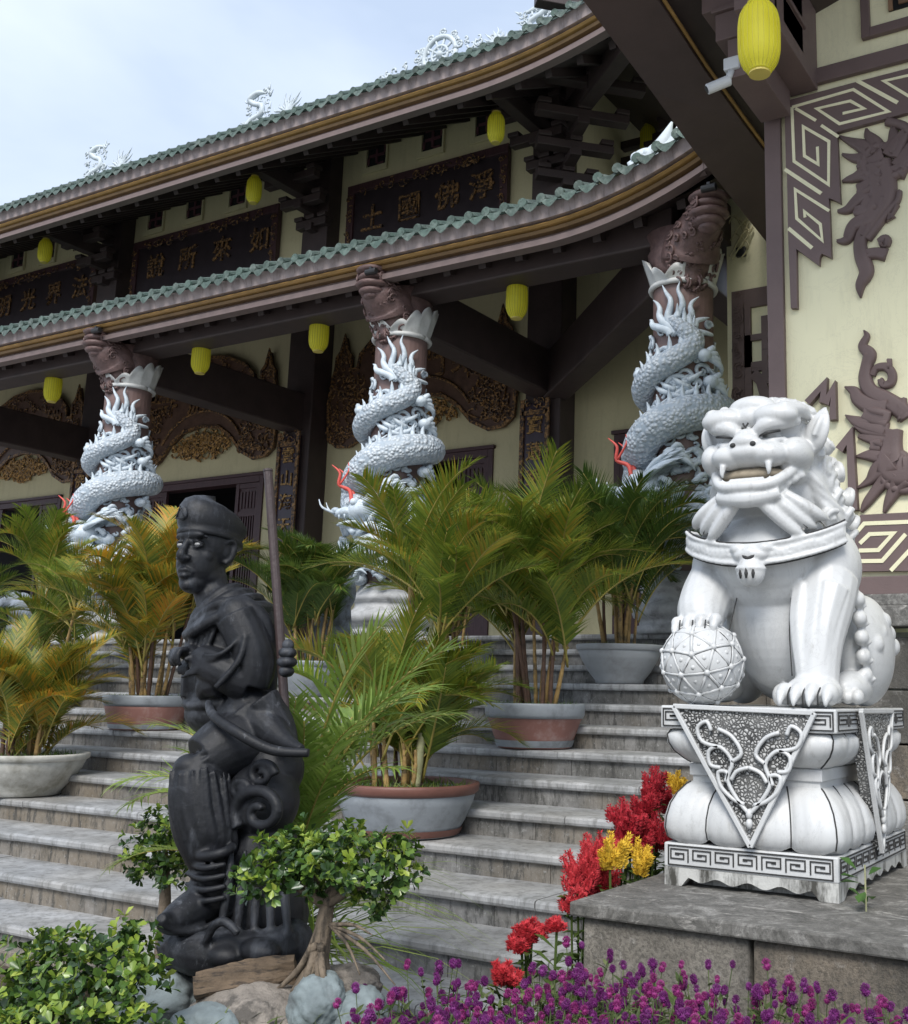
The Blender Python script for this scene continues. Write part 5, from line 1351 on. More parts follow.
# waist and robe skirt
es(T_(0, -.01, -.46), (.135, .135, .09)); es(S(250, 722, .04), (.12, .12, .12))
stube(m, [(*T_(-.13, .03, -.40), .014), (*T_(-.06, .11, -.42), .015), (*T_(.06, .11, -.43), .016), (*T_(.15, .02, -.42), .016), (*T_(.14, -.09, -.40), .014)], 8, 5)
sp([(250, 715, .02, .10), (262, 735, .03, .10), (270, 752, .05, .085)], 14)
sp([(245, 705, .02, .085), (265, 725, .0, .065), (286, 742, -.03, .03), (302, 749, -.05, .013)], 14)     # swept robe edge
sp([(208, 702, -.13, .012), (214, 716, -.155, .016), (240, 734, -.165, .018), (272, 750, -.12, .017), (309, 753, -.07, .014)], 10)
sp([(262, 700, .0, .06), (280, 725, .03, .05), (290, 748, .02, .03)], 10)
# near thigh, knee forward, full breeches
sp([(252, 740, .02, .115), (226, 748, -.07, .105), (203, 762, -.14, .085)], 24, 8); sp([(200, 762, -.14, .080), (200, 788, -.15, .096), (203, 820, -.14, .098), (208, 845, -.13, .086), (210, 862, -.12, .068)], 24, 8)
BT = [(200, 776, -.15, .092), (202, 812, -.14, .098), (208, 843, -.13, .087), (210, 860, -.12, .069)]
for k in range(9):      # hanging folds of the breeches, laid on their visible side
    L = []
    for j, (cx_, cy_, dc_, r_) in enumerate(BT):
        u = (-.86+.215*k+.05*math.sin(k*2+j))*r_; L.append((cx_+u*370, cy_-6+3*math.sin(k), dc_+.73*u-.68*math.sqrt(max(0, r_*r_-u*u))*.985, (.004, .012, .013, .009)[j]))
    sp(L, 8)
for k in range(4):      # tension folds over the thigh
    sp([(238-4*k, 738+9*k, -.06, .004), (212-3*k, 748+10*k, -.165-.01*k, .010), (186+2*k, 762+12*k, -.205, .004)], 6)
for k in range(0):
    x0 = 178+12*k; sp([(x0, 770+2*k, -.205+.012*k, .003), (x0+3, 812, -.218+.016*k, .010), (x0+7-.8*k, 848, -.195+.014*k, .008)], 6)
sp([(186, 850, -.17, .014), (202, 856, -.195, .016), (222, 853, -.18, .016), (234, 846, -.13, .014)], 10)
es0(S(192, 766, -.18), (.055, .055, .04))
# lower leg wrapped, boot
sp([(209, 850, -.13, .066), (211, 875, -.12, .062), (212, 900, -.10, .064), (214, 925, -.09, .07)], 16)
for k in range(4): sp([(186, 862+11*k, -.17, .007), (204, 868+11*k, -.20, .011), (226, 864+11*k, -.17, .009)], 6)
sp([(226, 905, -.06, .065), (205, 905, -.14, .066), (185, 915, -.22, .058), (168, 922, -.29, .036), (161, 918, -.33, .014)], 16)
sp([(160, 924, -.33, .010), (180, 932, -.27, .012), (205, 928, -.20, .012), (232, 912, -.12, .010)], 6)
# far leg, mostly hidden
sp([(245, 760, .10, .11), (225, 800, .10, .10), (230, 860, .12, .08), (235, 930, .12, .08)], 14)
statue = m.remesh('body', BLK, ST, .0052, 1)
# soft cap
c = MB(); C0 = H+Vector((0, .014, .070)); vs = []; fs = []; nA, nB = 40, 14
prof = [(.106, -.030, 0), (.112, -.026, 0), (.112, -.012, 0), (.106, -.008, 0), (.114, .004, .1), (.119, .028, .4), (.116, .050, .8), (.104, .066, 1), (.080, .075, 1.1), (.045, .080, 1.15), (.004, .081, 1.2)]
for j, (r, z, f) in enumerate(prof):
    for k in range(nA):
        a = 2*math.pi*k/nA; x = r*.84*math.cos(a); y = r*1.13*math.sin(a)      # +y is backward
        zz = z+(-math.sin(a))*.030*f + .012*(-math.sin(a)) - (0.016 if j < 4 else 0)*max(0, math.sin(a))
        vs.append((C0.x+x, C0.y+y+.01*f, C0.z+zz+.004*math.cos(3*a)*f))
for j in range(len(prof)-1):
    for k in range(nA): fs.append((j*nA+k, j*nA+(k+1) % nA, (j+1)*nA+(k+1) % nA, (j+1)*nA+k))
fs += [tuple(range(nA)), tuple((len(prof)-1)*nA+k for k in range(nA))]
c.add(vs, fs)
q = C0+Vector((0, -.132, .048)); c.ball(q, (.024, .010, .026), 12, 8)
c.tube([(q.x-.02, q.y-.008, q.z-.018), (q.x, q.y-.012, q.z+.022), (q.x+.02, q.y-.008, q.z-.018), (q.x-.02, q.y-.008, q.z-.018)], .0035, 6)
c.build('soft_cap', BLK, ST, smooth=True)
# eyes
e = MB(); 
for s in (-1, 1): e.ball(Hh(s*.032, .088, .0105), (.0125, .008, .0075), 10, 8)
e.build('eyes', mat('worn pale eye paint', (.30, .30, .30), .25, .2, 60), ST, smooth=True)
# seat: scrolled cloud rock behind the leg, and rock base
b = MB(); 
def bs(L, n=12): stube(b, [(*S(x, y, d), r) for x, y, d, r in L], n, 5)
b.ball(S(262, 800, .0), (.12, .12, .13), 30, 20); b.ball(S(275, 770, .04), (.09, .1, .1), 16, 12); b.ball(S(262, 860, .02), (.12, .12, .16), 20, 14); b.ball(S(258, 915, .03), (.16, .16, .17), 24, 16); b.ball(S(225, 935, -.05), (.14, .14, .08), 20, 12)
def scroll(cx, cy, d, r, s=1, ph=0, th=.022):
    L = []
    for j in range(16):
        a = ph+s*j*.62; q = r*(1-j/17); L.append((*S(cx+q*math.cos(a), cy+q*math.sin(a), d-.01*j/16), th*(1-j/40)))
    stube(b, L, 8, 2)
scroll(260, 812, -.12, 27, 1, 2.5); scroll(262, 775, -.08, 14, -1, 0, .016); scroll(240, 790, -.12, 10, -1, 0, .014)
for L in ([(170, 945, -.2, .05), (200, 952, -.2, .07), (240, 955, -.15, .07), (280, 950, -.08, .07), (300, 930, .0, .05)], [(165, 938, -.24, .035), (180, 955, -.2, .06)]): bs(L)
bs([(206, 942, -.24, .012), (214, 926, -.25, .014), (226, 922, -.24, .014), (238, 934, -.24, .012)], 8)
for i, p in enumerate([(225, 955, -.2), (260, 950, -.16), (188, 950, -.2)]): b.ball(S(*p), (.06+.012*(i % 3), .05, .035), 20, 12)
for k in range(5): bs([(232+13*k, 850, -.13+.02*k, .008), (228+14*k, 885, -.15+.02*k, .016), (220+17*k, 935, -.17+.02*k, .012)], 8)
b.remesh('cloud_seat', BLK, ST, .006, 3)
# staff and knob
s_ = MB(); s_.tube([S(268, 470, .03), S(279, 620, .04), S(290, 790, .05)], .0155, 14, cap=True); s_.tube([S(268, 469.5, .03), S(268.1, 471.5, .03)], .0175, 14)
s_.build('staff', mat('old brown staff', (.045, .03, .03), .5, .25, 12, .3, 40), ST)
s_ = MB()
for z, r in ((-.03, .026), (0, .034), (.03, .030), (.055, .02)): s_.ball(S(287, 662, .0)+Vector((0, 0, z)), (r, r, .02), 14, 8)
s_.build('staff_knob', BLK, ST, smooth=True)
# rocks under the statue
ROCKB = mat('pale blue painted rock', (.20, .24, .25), .75, .3, 5, .6, 26, dirt=(.08, .085, .085), dscale=6, dthr=(.5, .68))
ROCKG = mat('gravelly grey brown rock', (.26, .23, .20), .9, .3, 10, 1.0, 60, dirt=(.10, .09, .08), dscale=12, dthr=(.48, .6))
def rock(name, px, py, Y, r, seed, m_, label, group=None, amp=.15, holes=0):
    c = W(px, py, Y); mb = MB(); bmx = bmesh.new(); bmesh.ops.create_icosphere(bmx, subdivisions=5, radius=1)
    for v in bmx.verts:
        d = v.co.normalized(); n_ = noise.fractal(d*1.6+Vector((seed, 0, 0)), 1, 2, 5)*amp+noise.fractal(d*6+Vector((0, seed, 0)), 1, 2, 3)*amp*.22
        k = 1+n_
        for h in range(holes):
            hv = Vector((math.sin(h*2.1+seed), -.8, math.cos(h*1.7+seed)*.7)).normalized(); q = (d-hv).length
            if q < .32: k -= .16*(1-q/.32)
        v.co = Vector((d.x*r[0]*k, d.y*r[1]*k, d.z*r[2]*k))
    me = bpy.data.meshes.new(name); bmx.to_mesh(me); bmx.free(); me.polygons.foreach_set('use_smooth', [True]*len(me.polygons))
    o = link(name, me, m_); o.location = c; o.rotation_euler = (0, 0, seed); return tag(o, label, 'rock', group)
GR = 'rocks heaped under the black statue'
rock('rock', 158, 1000, 2.45, (.17, .15, .11), 1.3, ROCKB, 'pale blue pitted rock under the left foot of the black statue', GR, holes=7)
rock('rock', 215, 1030, 2.3, (.14, .12, .075), 2.1, ROCKB, 'pale blue rock at the bottom edge, below the driftwood log', GR)
rock('rock', 262, 1030, 2.42, (.24, .16, .12), 3.4, ROCKG, 'rough gravelly brown rock just below the driftwood log', GR)
rock('rock', 318, 1005, 2.42, (.075, .08, .085), 4.8, ROCKB, 'rounded pale blue rock right below the bonsai trunk', GR)
rock('rock', 345, 985, 2.6, (.11, .11, .055), 5.6, ROCKG, 'brown rock behind the bonsai roots', GR)
rock('rock', 360, 1022, 2.5, (.08, .09, .09), 6.9, ROCKB, 'pale blue rock at the right end of the heap, beside purple flowers', GR)
rock('rock', 240, 1035, 2.85, (.50, .34, .22), 7.7, ROCKG, 'broad brown rock mound carrying the black statue', GR)
# driftwood log
lg = MB(); rr = random.Random(3); a = W(197, 990, 2.33); b_ = W(296, 970, 2.5); n = 26; k = 22; vs = []
for i in range(n+1):
    u = i/n; c = a+(b_-a)*u; d = (b_-a).normalized(); sd_ = d.cross(Vector((0, 0, 1))).normalized(); up = sd_.cross(d)
    for j in range(k):
        an = 2*math.pi*j/k; r = .045*(1+.18*math.sin(3*an+u*4)+.12*math.sin(7*an+2)+.1*noise.noise(Vector((u*9, an*1.5, 0))))*(1.15-.3*u)
        vs.append(c+sd_*math.cos(an)*r+up*math.sin(an)*r*.95)
lg.add(vs, [(i*k+j, i*k+(j+1) % k, (i+1)*k+(j+1) % k, (i+1)*k+j) for i in range(n) for j in range(k)]+[tuple(range(k-1, -1, -1)), tuple(n*k+j for j in range(k))])
tag(lg.build('driftwood_log', mat('weathered driftwood', (.12, .085, .055), .85, .45, 9, 1.0, 30, stretch=(1, 1, 5), dirt=(.04, .03, .022), dscale=14, dthr=(.5, .62), dstretch=(1, 1, 6)), None, smooth=False, loc=(a+b_)/2), 'short weathered driftwood log lying at the foot of the black statue', 'log')
# ================================================================ planting
PLEAF = leafmat('areca palm leaf', [(0, (.08, .14, .022)), (.4, (.16, .23, .03)), (.68, (.27, .31, .04)), (.86, (.40, .30, .04)), (1, (.46, .20, .03))], .45, .4)
OLEAF = leafmat('orange green palm leaf', [(0, (.07, .12, .022)), (.28, (.15, .21, .03)), (.5, (.32, .30, .04)), (.75, (.58, .32, .03)), (1, (.55, .19, .025))], .45, .35)
DLEAF = leafmat('dark palm leaf', [(0, (.05, .10, .022)), (.6, (.11, .18, .032)), (1, (.26, .27, .045))], .4, .3)
LLEAF = leafmat('light green young palm leaf', [(0, (.13, .22, .04)), (.5, (.26, .38, .07)), (.85, (.42, .50, .16)), (1, (.56, .60, .36))], .35, .4)
RACH = mat('yellow green palm stalk', (.30, .25, .06), .5, .3, 8)
STEMO = mat('ringed orange palm stem', (.34, .22, .08), .55, .35, 14, .3, 60, dirt=(.10, .07, .035), dscale=9, dthr=(.5, .62))
STEMG = mat('ringed pale green palm stem', (.36, .36, .20), .55, .25, 12, .3, 40, dirt=(.12, .11, .06), dscale=9, dthr=(.52, .66))
STEMB = mat('brown stem sheath', (.10, .055, .035), .7, .4, 18, .4, 50)
def blade(mb, p, d, up, L, w, droop, fold=.25):
    """one leaflet: narrow folded blade with a drooping tip"""
    d = d.normalized(); side = d.cross(up).normalized(); vs = []; n = 4
    prev = p.copy(); dd = d.copy()
    for i in range(n+1):
        u = i/n; ww = w*(.55+.45*math.sin(math.pi*min(1, u*1.4+.1)))*(1-u**2.2) if i < n else 0
        c = prev
        if i == n: vs.append(c)
        else: vs += [c+side*ww+up*ww*fold, c, c-side*ww+up*ww*fold]
        dd = (dd+Vector((0, 0, -droop/n))).normalized(); prev = prev+dd*(L/n)
    fs = []
    for i in range(n-1): a = 3*i; fs += [(a, a+1, a+4, a+3), (a+1, a+2, a+5, a+4)]
    a = 3*(n-1); fs += [(a, a+1, a+3), (a+1, a+2, a+3)]
    mb.add(vs, fs)
def frond_mesh(name, L, seed, m_, npair=30, e0=72, bend=80, ll=.34, lw=.010, bare=.25, droop=.5, twist=0.0, vee=.45):
    """a feather frond growing from the origin in the +X/+Z plane"""
    rr = random.Random(seed); mb = MB(); n = 18; pts = []; p = Vector((0, 0, 0)); sway = rr.uniform(-.25, .25)
    for i in range(n+1):
        u = i/n; a = R(e0-bend*u**1.5); pts.append(p.copy()); p = p+Vector((math.cos(a), sway*u*.6, math.sin(a)))*(L/n)
    mb.mi = 1; mb.tube(pts, [.0085*(1-.8*i/n)+.0012 for i in range(n+1)], 5); mb.mi = 0
    for k in range(npair):
        u = bare+(1-bare)*k/(npair-1)*.995; f = u*n; i = min(int(f), n-1); q = pts[i].lerp(pts[i+1], f-i); t = (pts[i+1]-pts[i]).normalized()
        side = t.cross(Vector((0, 1, 0))).normalized(); up = side if side.z > 0 else -side
        v = (u-bare)/(1-bare); le = ll*(.55+.9*v-1.15*v*v+.12)*rr.uniform(.88, 1.08); ang = R(62-34*v)
        for s in (-1, 1):
            if rr.random() < .03: continue
            d = t*math.cos(ang)+Vector((0, s, 0))*math.sin(ang)*math.cos(vee)+up*math.sin(ang)*math.sin(vee)+Vector((rr.uniform(-.06, .06), rr.uniform(-.06, .06), rr.uniform(-.06, .06)))
            blade(mb, q+Vector((0, s*.004, 0)), d, up, le, lw*rr.uniform(.85, 1.15), droop*rr.uniform(.5, 1.4))
    me = mb.mesh(name, (0, 0, 0), True); me.materials.append(m_); me.materials.append(RACH); return me
FR = {}
for key, m_ in (('p', PLEAF), ('o', OLEAF), ('d', DLEAF)):
    FR[key] = [frond_mesh('frond', 1.0, 10+i, m_, npair=50, e0=80-3*(i % 3), bend=48+16*(i % 4), ll=.34, lw=.0078, droop=.25+.15*(i % 3), bare=.20, vee=.6) for i in range(6)]
FR['l'] = [frond_mesh('frond', 1.0, 40+i, LLEAF, npair=30, e0=82, bend=40+18*(i % 4), ll=.33, lw=.0105, droop=.35+.2*(i % 3), bare=.14, vee=.45) for i in range(6)]
def add_frond(root, key, pos, az, tilt, L, rr):
    """pos in local coordinates of root; az heading (deg), tilt outward lean (deg)"""
    me = rr.choice(FR[key]); o = bpy.data.objects.new('frond', me); COL.objects.link(o); o.parent = root
    o.location = pos; o.rotation_euler = (rr.uniform(-.25, .25), R(tilt), R(az)); s = L*rr.uniform(.9, 1.1); o.scale = (s, s, s); return o
def stem(root, p0, p1, r0, r1, m_, seed):
    mb = MB(); rr = random.Random(seed); n = 26; p0 = Vector(p0); p1 = Vector(p1); mid = (p0+p1)/2+Vector((rr.uniform(-.03, .03), rr.uniform(-.03, .03), 0))
    pts = []; rad = []
    for i in range(n+1):
        u = i/n; pts.append((1-u)**2*p0+2*u*(1-u)*mid+u*u*p1); rad.append((r0+(r1-r0)*u)*(1.0+(.12 if i % 4 == 0 else 0)))
    mb.tube(pts, rad, 8); me = mb.mesh('stem', (0, 0, 0), True); return link('stem', me, m_, root)
def pot_parts(root, z0, z1, rt, rb, m_body, m_rim, rimh=.05, ell=1.0, bandz=None, m_band=None):
    """round basin: body, rim and soil, around the local origin (z0 bottom, z1 top)"""
    H = z1-z0
    mb = MB(); prof = [(rb*.86, z0), (rb, z0+.008), (rb*1.02, z0+.03), (rb+(rt-rb)*.35, z0+H*.30), (rb+(rt-rb)*.72, z0+H*.62), (rt*.955, z1-rimh), (rt*.90, z1-rimh*.6), (rt*.88, z1-.06)]
    mb.lathe(prof, (0, 0, 0), 48, 1, ell, cap=False); mb.lathe([(rb*.86, z0), (.001, z0)], (0, 0, 0), 48, 1, ell, cap=False)
    link('pot_body', mb.mesh('pot_body', (0, 0, 0), True, True), m_body, root)
    if bandz:
        mb = MB(); za, zb_ = bandz; f = lambda z: rb+(rt-rb)*min(1, .35/.30*(z-z0)/H if (z-z0)/H < .30 else .35+(.72-.35)*((z-z0)/H-.30)/.32 if (z-z0)/H < .62 else .72+.2*((z-z0)/H-.62)/.3)
        mb.lathe([(f(za)+.004, za), (f((za+zb_)/2)+.006, (za+zb_)/2), (f(zb_)+.004, zb_)], (0, 0, 0), 48, 1, ell, cap=False)
        link('pot_band', mb.mesh('pot_band', (0, 0, 0), True, True), m_band, root)
    mb = MB(); mb.lathe([(rt*.90, z1-rimh), (rt*.965, z1-rimh), (rt, z1-rimh*.75), (rt*1.012, z1-.012), (rt*1.0, z1), (rt*.95, z1), (rt*.92, z1-.012), (rt*.90, z1-.05)], (0, 0, 0), 48, 1, ell, cap=False)
    link('pot_rim', mb.mesh('pot_rim', (0, 0, 0), True, True), m_rim, root)
    mb = MB(); mb.lathe([(rt*.90, z1-.045), (rt*.5, z1-.03), (.002, z1-.025)], (0, 0, 0), 32, 1, ell, cap=False); link('soil', mb.mesh('soil', (0, 0, 0), False, True), SOIL, root)
    mb = MB(); rr = random.Random(int(rt*1000)+int(z0*100))
    for i in range(420):
        a = rr.uniform(0, 6.28); q = rt*.86*math.sqrt(rr.random()); p = Vector((q*math.cos(a), q*math.sin(a)*ell, z1-.04)); blade(mb, p, Vector((rr.uniform(-.7, .7), rr.uniform(-.7, .7), 1)), Vector((rr.uniform(-1, 1), rr.uniform(-1, 1), .2)).normalized(), rr.uniform(.04, .085), .004, .6)
    link('ground_cover', mb.mesh('ground_cover'), DLEAF, root)['kind'] = 'stuff'
PGREY = mat('blue grey glazed pot', (.25, .275, .30), .45, .12, 5, .1, 40, dirt=(.13, .14, .15), dscale=6, dthr=(.5, .75))
PLGREY = mat('pale grey glazed pot', (.36, .38, .40), .5, .12, 5, .1, 40, dirt=(.22, .22, .22), dscale=5, dthr=(.5, .75))
PWHITE = mat('weathered white concrete pot', (.48, .47, .43), .7, .18, 7, .25, 30, dirt=(.25, .24, .20), dscale=5, dthr=(.48, .7))
PRED = mat('red brown unglazed pot', (.24, .115, .095), .6, .15, 6, .15, 40, dirt=(.33, .24, .22), dscale=6, dthr=(.55, .75))
PMAR = mat('dark maroon pot rim', (.15, .065, .05), .5, .2, 6, .1, 40)
def palm(cx, cy, z0, z1, rt, rb, pots, key, label, seed, nst, spread, hts, nfr, fl, stem_r=.016, sm=None, ell=1.0, extra=(), bandz=None, band=None, rimh=.05):
    root = thing('potted_palm', (cx, cy, z0), label, 'potted palm', 'potted palms standing on the stairs'); rr = random.Random(seed)
    pot_parts(root, 0, z1-z0, rt, rb, pots[0], pots[1], rimh, ell, bandz, band)
    zs = z1-z0-.04
    tops = []
    for i in range(nst):
        a = rr.uniform(0, 6.28); q = spread*math.sqrt(rr.random()); h = rr.uniform(*hts)
        p0 = Vector((q*math.cos(a)*.8, q*math.sin(a)*.8, zs)); p1 = p0+Vector((math.cos(a)*h*.22*rr.random(), math.sin(a)*h*.22*rr.random(), h))
        stem(root, p0, p1, stem_r*rr.uniform(.8, 1.2), stem_r*.6, rr.choice([sm or STEMO, STEMO, STEMB]), seed*50+i); tops.append(p1)
    for (px, py, pz, r_, m_) in extra:
        p1 = Vector((px-cx, py-cy, pz-z0)); p0 = Vector(((px-cx)*.35, (py-cy)*.35, zs)); stem(root, p0, p1, r_, r_*.85, m_, seed*77+int(pz*10)); tops += [p1]*4
    k = 0
    while k < nfr*1.7:
        p = tops[k % len(tops)]; az = rr.uniform(0, 360); tilt = rr.choice([rr.uniform(-8, 8), rr.uniform(0, 20), rr.uniform(10, 36)])
        add_frond(root, key, p-Vector((0, 0, rr.uniform(0, .25))), az, tilt, fl*rr.uniform(.75, 1.05), rr); k += 1
    return root
palm(-3.99, 6.52, 1.21, 1.515, .345, .25, (PRED, PGREY), 'p', 'tall palm in a red brown pot with blue grey rim, right of the stairs centre', 3, 16, .20, (.42, .95), 44, 1.0, rimh=.10, bandz=(.015, .06), band=PGREY)
palm(-3.95, 7.72, 1.66, 1.965, .345, .19, (PLGREY, PLGREY), 'd', 'palm in a plain pale grey pot on the steps, just left of the lion', 5, 14, .18, (.4, .85), 42, .98)
c1_ = W(412, 565, 5.25); c2_ = W(440, 608, 5.2)
palm(-4.10, 5.27, .76, 1.06, .425, .31, (PGREY, PMAR), 'p', 'largest palm, two tall ringed stems, in a wide maroon rimmed pot', 7, 12, .24, (.2, .5), 50, .88, extra=((c1_.x, c1_.y, c1_.z, .026, STEMO), (c2_.x, c2_.y, c2_.z, .026, STEMG), (c1_.x+.12, c1_.y+.1, c1_.z-.15, .022, STEMG)), bandz=(.012, .05), band=PMAR, rimh=.06)
palm(-7.78, 5.30, .76, 1.07, .46, .28, (PWHITE, PWHITE), 'o', 'bushy orange tinged palm in a weathered white pot at the left edge', 11, 16, .24, (.15, .5), 56, .74, ell=1.0)
palm(-7.92, 6.50, 1.21, 1.50, .36, .29, (PRED, PGREY), 'o', 'orange palm in a brown pot with grey rim, left of the black statue', 13, 16, .20, (.3, 1.0), 58, .95, rimh=.09, bandz=(.012, .05), band=PGREY)
f1 = W(40, 562, 6.95); f2 = W(47, 585, 6.9); f3 = W(75, 610, 6.7)
palm(-9.85, 6.92, 1.36, 1.66, .34, .22, (PWHITE, PWHITE), 'p', 'palm with pale ringed stems behind the bushy palm at the left edge', 17, 6, .18, (.3, .6), 30, .85, extra=((f1.x, f1.y, f1.z, .026, STEMG), (f2.x, f2.y, f2.z, .022, STEMG), (f3.x, f3.y, f3.z, .015, STEMO)))
palm(-6.86, 7.35, 1.51, 1.82, .34, .22, (PGREY, PGREY), 'd', 'dark green palm seen behind the right shoulder of the black statue', 19, 12, .18, (.3, .75), 36, .85)
palm(-10.9, 6.5, 1.21, 1.5, .36, .22, (PWHITE, PWHITE), 'd', 'dark palm cut by the left photo edge, behind the pale stemmed palm', 23, 10, .18, (.3, .8), 30, .9)
palm(-5.6, 7.75, 1.66, 1.95, .34, .22, (PGREY, PGREY), 'p', 'palm half hidden behind the largest palm, in front of the middle dragon column', 29, 10, .18, (.2, .5), 30, .8)
# ---- light green young palm behind the black statue
pb = Vector((-2.98, 3.08, .45)); lp_ = thing('young_palm', pb, 'light green young palm with long drooping leaflets right behind the black statue', 'palm'); rr = random.Random(4)
for i in range(9):
    a = rr.uniform(0, 6.28); stem(lp_, (0.05*math.cos(a), .05*math.sin(a), 0), (.12*math.cos(a), .12*math.sin(a), rr.uniform(.35, .75)), .014, .009, STEMG, 900+i)
for az, tilt, L, z in ((185, 40, .95, .55), (200, 25, .9, .6), (215, 32, .8, .6), (10, 4, 1.05, .55), (40, 6, 1.1, .55), (330, 4, .95, .55), (350, 22, .9, .45), (320, 18, .8, .45), (15, 20, .8, .3), (60, 12, 1.05, .5), (300, 12, .9, .5), (90, 2, 1.1, .5), (150, 15, .95, .55), (260, 15, .8, .5), (345, 14, 1.0, .5), (25, 12, 1.1, .5), (180, 52, .85, .5), (5, 6, 1.15, .6), (75, 8, 1.15, .55), (20, 0, 1.2, .5), (110, 8, 1.1, .5), (190, 58, .8, .45)):
    add_frond(lp_, 'l', Vector((.08*math.cos(R(az))+.04, .06*math.sin(R(az)), z)), az, tilt*(.6 if (az < 80 or az > 320) else 1), L*.74, rr)
gm = MB()     # long arching strap leaves at its foot, towards the right
for i in range(90):
    a = R(rr.uniform(-45, 70)); L = rr.uniform(.45, .85); blade(gm, Vector((rr.uniform(0, .16), rr.uniform(-.1, .08), rr.uniform(.1, .4))), Vector((math.cos(a), math.sin(a), rr.uniform(.7, 1.8))), Vector((-math.cos(a), -math.sin(a), 1)).normalized(), L, .011, 1.4)
link('strap_leaves', gm.mesh('strap_leaves', (0, 0, 0), True), LLEAF, lp_)
# ---- shrubs with small glossy leaves
BUSH = leafmat('glossy dark shrub leaf', [(0, (.022, .05, .014)), (.5, (.045, .10, .024)), (.8, (.12, .22, .035)), (1, (.28, .38, .07))], .3, .2, .6, 0)
BUSHL = leafmat('bright shrub leaf', [(0, (.06, .12, .02)), (.4, (.14, .24, .035)), (.75, (.30, .40, .05)), (1, (.45, .52, .10))], .32, .3, .5, 0)
BARK = mat('grey brown twisted bark', (.16, .125, .09), .85, .4, 16, .9, 40, stretch=(1.5, 1.5, .4), dirt=(.05, .04, .03), dscale=10, dthr=(.5, .62), dstretch=(2, 2, .5))
def obleaf(mb, p, d, up, L, w):
    d = d.normalized(); s = d.cross(up).normalized(); up = s.cross(d)
    vs = [p, p+d*L*.35+s*w*.62+up*.12*w, p+d*L*.72+s*w+up*.25*w, p+d*L-up*.08*L, p+d*L*.72-s*w+up*.25*w, p+d*L*.35-s*w*.62+up*.12*w, p+d*L*.6-up*.1*w]
    mb.add(vs, [(0, 1, 6), (1, 2, 6), (2, 3, 6), (3, 4, 6), (4, 5, 6), (5, 0, 6)])
def foliage(clumps, seed, dens, L=.03, outward=1.0):
    """leaf rosettes set through ellipsoidal clumps; returns (inner leaves, young tip leaves)"""
    rr = random.Random(seed); a = MB(); b = MB(); tw = MB()
    for (c, r) in clumps:
        c = Vector(c); n = int(dens*r[0]*r[1]*r[2]*1e3)+12
        for i in range(n):
            d = Vector((rr.gauss(0, 1), rr.gauss(0, 1), rr.gauss(0, 1))).normalized(); q = rr.random()**.33*rr.choice((1, 1, .93, 1.06, 1.12))
            p = c+Vector((d.x*r[0]*q, d.y*r[1]*q, d.z*r[2]*q)); ax = (d+Vector((0, 0, .7))+Vector((rr.uniform(-.5, .5),)*3)).normalized()
            tip = q > .8 and d.z > -.1 and rr.random() < .8; m_ = b if tip else a
            t1 = ax.orthogonal().normalized(); t2 = ax.cross(t1); k0 = rr.uniform(0, 6.28); nl = rr.choice((5, 6, 7))
            if rr.random() < .25: tw.tube([p, p-ax*.06], [.0022, .003], 4)
            for k in range(nl):
                an = k0+k*2.4; o = t1*math.cos(an)+t2*math.sin(an); el_ = rr.uniform(.25, 1.2)
                obleaf(m_, p+ax*rr.uniform(-.012, .012), o+ax*el_, ax, L*rr.uniform(.7, 1.15), L*.30*rr.uniform(.85, 1.15))
    return a, b, tw
def shrub(name, base, clumps, seed, dens, label, cat, L=.03, group=None, trunk=None):
    root = thing(name, base, label, cat, group)
    a, b, tw = foliage(clumps, seed, dens, L)
    f = a.build('foliage', BUSH, root, True, fixn=False); b.build('young_leaves', BUSHL, f, True, fixn=False); _ = tw
    return root
b0 = W(318, 968, 2.50)
bons = shrub('bonsai_shrub', b0, [(W(300, 872, 2.44), (.13, .13, .085)), (W(345, 860, 2.50), (.14, .14, .10)), (W(385, 868, 2.52), (.09, .11, .085)), (W(266, 862, 2.36), (.075, .08, .06)), (W(325, 842, 2.54), (.11, .11, .06)), (W(262, 886, 2.34), (.07, .08, .05)), (W(372, 905, 2.50), (.06, .07, .03)), (W(396, 850, 2.53), (.055, .06, .07)), (W(285, 845, 2.42), (.07, .08, .05))], 5, 50, 'rounded bonsai-like shrub with a gnarled bare trunk, right of the black statue', 'shrub', .029)
tr = MB()
stube(tr, [(*W(314, 988, 2.48), .06), (*W(316, 962, 2.48), .038), (*W(322, 935, 2.48), .027), (*W(326, 912, 2.49), .022), (*W(332, 885, 2.52), .016)], 14, 6)
rr = random.Random(6)
for k in range(12): 
    x = rr.uniform(-16, 14); stube(tr, [(*W(318+x*.35, 945, 2.455+.03*math.cos(k)), .010), (*W(314+x, 970, 2.44+.03*math.cos(k*2)), .010), (*W(310+x*2.2, 992, 2.42), .006)], 6, 4)
for (x, y, d) in ((290, 880, 2.42), (350, 878, 2.5), (375, 885, 2.5), (300, 860, 2.52), (268, 875, 2.38)): stube(tr, [(*W(325, 905, 2.49), .016), (*W((x+325)/2, (y+898)/2, (d+2.49)/2), .011), (*W(x, y, d), .005)], 8, 4)
for (x, y) in ((372, 935), (385, 960), (360, 975), (395, 985)): stube(tr, [(*W(330, 925, 2.47), .007), (*W((x+335)/2, (y+915)/2, 2.46), .005), (*W(x, y, 2.44), .002)], 6, 4)
tr.build('trunk', BARK, bons, smooth=True)
